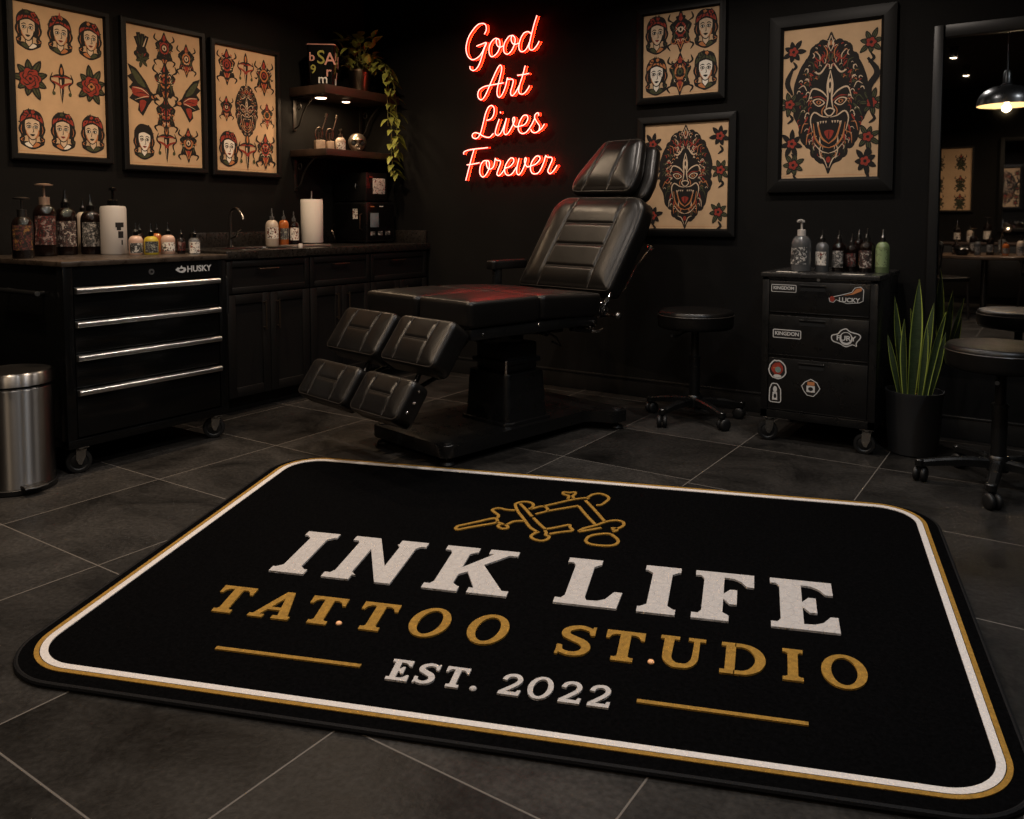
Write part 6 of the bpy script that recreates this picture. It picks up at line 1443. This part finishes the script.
sticker('white-edged badge sticker with a name across a disc, on the middle drawer', 0.135, 0.56, [Vector(p) for p in cr([(-0.068,0.012),(-0.04,0.022),(-0.025,0.04),(0.0,0.05),(0.02,0.036),(0.06,0.026),(0.068,0.008),(0.05,-0.018),(0.05,-0.036),(0.03,-0.03),(0.0,-0.042),(-0.03,-0.028),(-0.064,-0.016)],3,True)], 0.005,
        [(0,el(0,0.0,0.03,0.032)),(1,el(0,0.004,0.024,0.025))], [('FURY',0.034,0.0,0.0,0,1.15)])
sticker('round red and teal sticker on the bottom drawer', -0.19, 0.375, el(0,0,0.045,0.05,26,0.06,3), 0.006, [(2,el(0,0.006,0.03,0.032,16,0.12,4)),(4,el(0.003,0.0,0.015,0.015)),(3,rect(-0.022,0.0,0.006,0.01)),(0,el(0.0,-0.033,0.02,0.008))])
sticker('tall white-outlined sticker at the lower left of the bottom drawer', -0.2, 0.255, roundpoly([(-0.032,-0.05),(0.032,-0.05),(0.03,0.02),(0.012,0.05),(-0.018,0.05),(-0.03,0.02)],0.014), 0.005, [(0,[(-0.014,-0.036),(0.012,-0.036),(0.01,0.004),(-0.012,0.004)]),(1,el(0,-0.016,0.007,0.012)),(0,el(0.0,0.018,0.01,0.016))])
sticker('small pinkish shield sticker in the middle of the bottom drawer', -0.025, 0.3, [Vector(p) for p in ((-0.046,0.006),(-0.03,0.028),(0.0,0.045),(0.03,0.03),(0.046,0.0),(0.032,-0.024),(0.014,-0.044),(-0.018,-0.04),(-0.036,-0.018))], 0.004, [(3,rect(-0.016,0.018,0.012,0.03)),(0,rect(-0.02,0.02,-0.022,0.01)),(1,el(0.0,-0.006,0.012,0.01))])
g = 'bottles on the drawer cart'; ZK = 0.8695
bottle('pump_bottle', 'clear grey pump bottle with black label, tallest on the drawer cart', (-1.125,4.36,ZK), 0.05, 0.185, M_grey, LBL[5], 'pump', g, M_white_plastic, lz=(0.2,0.68), rz=-1.75)
bottle('nozzle_bottle', 'greyish nozzle bottle next to the pump bottle on the drawer cart', (-1.03,4.40,ZK), 0.034, 0.15, M_grey, LBL[4], 'spray', g, M_darksteel, lz=(0.22,0.68), rz=-1.75)
bottle('nozzle_bottle', 'dark nozzle bottle with black and white label, third from the left on the drawer cart', (-0.955,4.43,ZK), 0.033, 0.15, M_darkglass, LBL[3], 'spray', g, M_darksteel, lz=(0.15,0.72), rz=-1.75)
bottle('nozzle_bottle', 'shorter dark bottle with reddish label between two dark bottles on the drawer cart', (-0.9,4.47,ZK), 0.03, 0.135, M_darkglass, LBL[1], 'spray', g, M_darksteel, lz=(0.2,0.7), rz=-1.75)
bottle('nozzle_bottle', 'dark bottle with pale label second from the right on the drawer cart', (-0.825,4.45,ZK), 0.036, 0.155, M_darkglass, LBL[2], 'spray', g, M_darksteel, lz=(0.15,0.72), rz=-1.75)
bottle('nozzle_bottle', 'pale green nozzle bottle at the right end of the drawer cart', (-0.752,4.45,ZK), 0.033, 0.155, M_greenliq, LBL[7], 'nozzle', g, M_darksteel, lz=(0.2,0.8), rz=-1.75)
bottle('nozzle_bottle', 'slim dark bottle behind the row on the drawer cart', (-0.885,4.56,ZK), 0.026, 0.165, M_darkglass, LBL[0], 'nozzle', g, M_darksteel, rz=-1.75)
for (x, y, lab) in ((-1.17,4.26,'pale paper slip lying at the left front of the cart top'),(-0.85,4.25,'pale paper slip lying below the dark bottles on the cart top')):
    tag(MB().prism([(-0.05,-0.012),(0.05,-0.02),(0.055,0.012),(-0.045,0.016)],0,0.0012).build('paper_slip', M_white, None, smooth=0, loc=(x,y,ZK)), lab, 'paper')

# ================================================================== SNAKE PLANT
t = thing('snake_plant', 'snake plant with tall yellow-edged leaves in a round black pot beside the cart', 'plant', (-0.58, 4.385, 0.0005))
mb = MB(); mb.lathe([(0,0),(0.1,0),(0.108,0.006),(0.12,0.13),(0.128,0.28),(0.132,0.298),(0.132,0.308),(0.124,0.308),(0.121,0.28),(0,0.28)], 48); mb.build('pot', mat('matt_black_pot', (0.012,0.012,0.0125), 0.5, bump=0.12, bscale=300), t)
MB().lathe([(0.121,0.278),(0,0.286)], 28).build('soil', M_soil, t)
rr = random.Random(5)
def sword(base, top, w, bow, twist):
    base = Vector(base); top = Vector(top); d = top-base; L = d.length; u = d.normalized()
    s = Vector((math.cos(twist), math.sin(twist), 0)); s = (s-u*s.dot(u)).normalized(); n = s.cross(u)
    V = []; N_ = 14
    for i in range(N_+1):
        f = i/N_; c = base+d*f+n*bow*math.sin(PI*f)*L; a = (0.62+0.9*f-0.25*f*f) if f < 0.45 else 1.0*(1-((f-0.45)/0.55)**2.2)*0.985+0.015
        hw = w/2*a; tw = 0.25*f; s2 = s*math.cos(tw)+n*math.sin(tw)*0.6; nn = n
        for k, q in ((-1,0.3),(-0.8,0.14),(0,0),(0.8,0.14),(1,0.3)): V.append(c+s2*hw*k+nn*hw*q)
        for k, q in ((0.8,0.14),(0,0),(-0.8,0.14)): V.append(c+s2*hw*k+nn*(hw*q-0.003))
    mb = MB(); F = []
    for i in range(N_):
        for k in range(8):
            mb.mi = 1 if k in (0, 3, 4, 7) else 0
            F = [(8*i+k, 8*i+(k+1)%8, 8*i+8+(k+1)%8, 8*i+8+k)]
            if k == 0 and i == 0: vs = [mb.bm.verts.new(v) for v in V]
            try: g_ = mb.bm.faces.new([vs[j] for j in F[0]]); g_.material_index = mb.mi
            except ValueError: pass
    mb.build('leaf', [M_leaf, M_leafedge], t, smooth=60)
for (bx, by, tx, ty, tz, w, bow, tw) in ((-0.01,-0.03,0.01,-0.03,0.85,0.056,0.02,0.3),(-0.04,0.0,-0.1,0.0,0.76,0.036,-0.03,0.5),(-0.06,-0.02,-0.122,-0.04,0.58,0.03,0.05,0.2),
        (0.03,-0.02,0.075,-0.02,0.74,0.044,0.03,-0.2),(0.05,-0.04,0.13,-0.04,0.7,0.034,-0.04,0.6),(0.0,0.05,-0.035,0.05,0.7,0.04,0.03,0.9),(0.06,0.03,0.125,0.02,0.6,0.034,0.05,0.1),
        (-0.03,-0.06,-0.045,-0.07,0.66,0.038,0.02,-0.4),(0.03,-0.06,0.055,-0.07,0.64,0.032,0.03,0.3)):
    sword((bx,by,0.27),(tx,ty,tz),w,bow,tw)

# ================================================================== FAR END OF THE ROOM, SEEN IN THE MIRROR
t = thing('round_table', 'round dark table on a single pole, reflected in the mirror', 'table', (-0.78, -1.75, 0.0005))
MB().lathe([(0,0.66),(0.56,0.66),(0.57,0.667),(0.57,0.693),(0.56,0.7),(0,0.7)], 56).build('tabletop', mat('warm_dark_table', (0.07,0.045,0.03), 0.28, var=0.4, vscale=9), t)
MB().cyl((0,0,0.02),(0,0,0.66),0.035,seg=24).build('pole', M_darksteel, t)
MB().lathe([(0,0),(0.24,0),(0.24,0.012),(0.05,0.03),(0,0.03)], 40).build('foot', M_blackmetal, t)
g = 'bottles on the mirrored table'; ZM = 0.701
specs = [(-0.95,-1.62,0.05,0.13,M_darkglass,'pump','dark pump bottle standing left on the table seen in the mirror'),(-0.72,-1.5,0.035,0.16,M_grey,'spray','grey spray bottle on the table seen in the mirror'),
         (-0.6,-1.62,0.04,0.2,M_darkglass,'nozzle','tall dark bottle in the middle of the table seen in the mirror'),(-0.44,-1.55,0.036,0.14,M_amber,'nozzle','amber bottle on the table seen in the mirror'),
         (-0.3,-1.7,0.04,0.17,M_cream,'pump','cream pump bottle on the table seen in the mirror'),(-0.8,-1.95,0.045,0.22,M_darkglass,'disc','tall dark soap bottle at the back of the table seen in the mirror'),
         (-0.5,-2.0,0.045,0.18,M_grey,'pump','grey pump bottle at the back of the table seen in the mirror')]
for (x, y, r, h, m, top, lab) in specs: bottle('bottle', lab, (x-0.12,y,ZM), r, h, m, LBL[3], top, g, M_chrome if top in ('pump','disc') else None, rz=1.57)
t = thing('dark_bowl', 'dark rounded bowl on the table seen in the mirror', 'bowl', (-0.99,-1.38,ZM))
MB().lathe([(0,0),(0.05,0),(0.085,0.03),(0.1,0.075),(0.094,0.075),(0.078,0.034),(0,0.01)], 36).build('bowl', M_gloss, t)
MB().lathe([(0.096,0.076),(0.07,0.1),(0.015,0.112),(0.012,0.125),(0,0.127)], 30).build('lid', M_gloss, t)
t = thing('desk_lamp', 'small dark desk lamp on the table seen in the mirror', 'lamp', (-0.62,-1.82,ZM))
MB().lathe([(0,0),(0.07,0),(0.07,0.012),(0.015,0.02),(0,0.02)], 28).build('base', M_darksteel, t)
MB().tube([(0,0,0.02),(0,0,0.25),(0.04,0.05,0.34)],0.008,8).build('arm', M_darksteel, t)
MB().cyl((0.03,0.03,0.36),(0.07,0.1,0.31),0.025,0.055,seg=24).build('lamp_head', M_darksteel, t)
bulb = MB().sphere((0.06,0.085,0.32),0.025,14).build('bulb', M_puck, t)
for (x, y, rz, lab) in ((-1.15,-1.0,0.7,'dark side chair reflected at the left of the mirrored table'),(-0.15,-2.45,2.4,'dark side chair behind the table seen in the mirror')):
    t = thing('side_chair', lab, 'chair', (x,y,0.0005), rz, 'dark side chairs')
    mb = MB(); cushion(mb, roundpoly(rect(-0.22,0.22,-0.21,0.21),0.05), 0.05, 0.015, Matrix.Translation((0,0,0.47)), [], 0.008, 60, 8); mb.build('seat', M_leather, t)
    mb = MB(); cushion(mb, roundpoly(rect(-0.21,0.21,0.0,0.32),0.05), 0.03, 0.012, Matrix.Translation((0,0.21,0.56)) @ Matrix.Rotation(R(97),4,'X'), [], 0.006, 60, 8); mb.build('backrest', M_leather, t)
    for sx in (-1, 1):
        MB().tube([(sx*0.2,-0.19,0),(sx*0.19,-0.18,0.42)],0.013,10).build('leg', M_darksteel, t); MB().tube([(sx*0.2,0.24,0),(sx*0.19,0.19,0.42),(sx*0.19,0.235,0.85)],0.013,10).build('leg', M_darksteel, t)
A = Art(71)
for x, y in ((-0.15,0.24),(0.12,0.24),(-0.15,-0.05),(0.12,-0.05),(-0.15,-0.3),(0.12,-0.3)):
    A.crest(x, y, 0.11, GRN); A.leafs(x, y-0.05, 0.08, 5, GRN)
framed('wall_print', 'black and cream framed print reflected at the left of the mirror', (-1.36, FY+0.0005, 1.66), R(180), 0.62, 0.9, 0.03, A)
A = Art(72); A.beast(0,0,0.18,0.32)
framed('wall_print', 'framed print at the far right edge of the reflection in the mirror', (0.08, FY+0.0005, 1.6), R(180), 0.5, 0.8, 0.03, A)
t = thing('far_mirror', 'tall narrow mirror on the far wall, reflected inside the big mirror', 'mirror', (-0.48, FY+0.0005, 0.95), R(180))
mb = MB()
for (a, b_, c, d) in ((-0.27,-0.22,0,1.25),(0.22,0.27,0,1.25),(-0.22,0.22,0,0.05),(-0.22,0.22,1.2,1.25)): mb.box(a,b_,-0.045,0,c,d,0.003)
mb.build('frame', M_frame, t); MB().box(-0.225,0.225,-0.02,-0.004,0.045,1.205).build('mirror_glass', MATS['silvered_glass'], t, smooth=0)
t = thing('back_shelf', 'dark sideboard along the far wall, reflected in the mirror', 'sideboard', (-0.5, FY+0.24, 0.0005))
mb = MB(); mb.box(-0.9,0.9,-0.22,0.2,0.08,0.78,0.004); mb.box(-0.86,0.86,-0.2,0.17,0,0.08); mb.build('carcass', M_cab, t); MB().box(-0.92,0.92,-0.225,0.22,0.7805,0.81,0.003).build('top', M_wood, t)
for k in range(3):
    mb = MB(); mb.box(-0.89+0.6*k,-0.31+0.6*k,0.2005,0.215,0.1,0.76,0.003); d = mb.build('door', M_cab, t); MB().tube([(-0.36+0.6*k,0.23,0.4),(-0.36+0.6*k,0.23,0.55)],0.005,8).build('handle', M_bronze, d)
g = 'bottles on the far sideboard'
for (x, r, h, m, top, lab) in ((-1.2,0.045,0.2,M_darkglass,'nozzle','dark bottle at the left of the mirrored sideboard'),(-1.05,0.04,0.16,M_cream,'pump','cream pump bottle on the mirrored sideboard'),(-0.85,0.05,0.24,M_darkglass,'disc','tall dark soap bottle on the mirrored sideboard'),
        (-0.2,0.045,0.2,M_grey,'pump','grey pump bottle on the mirrored sideboard'),(-0.05,0.045,0.17,M_amber,'spray','amber spray bottle on the mirrored sideboard'),(0.12,0.04,0.2,M_darkglass,'nozzle','dark bottle at the right of the mirrored sideboard')):
    bottle('bottle', lab, (x,FY+0.28,0.8115), r, h, m, LBL[4], top, g, M_chrome, rz=1.57)
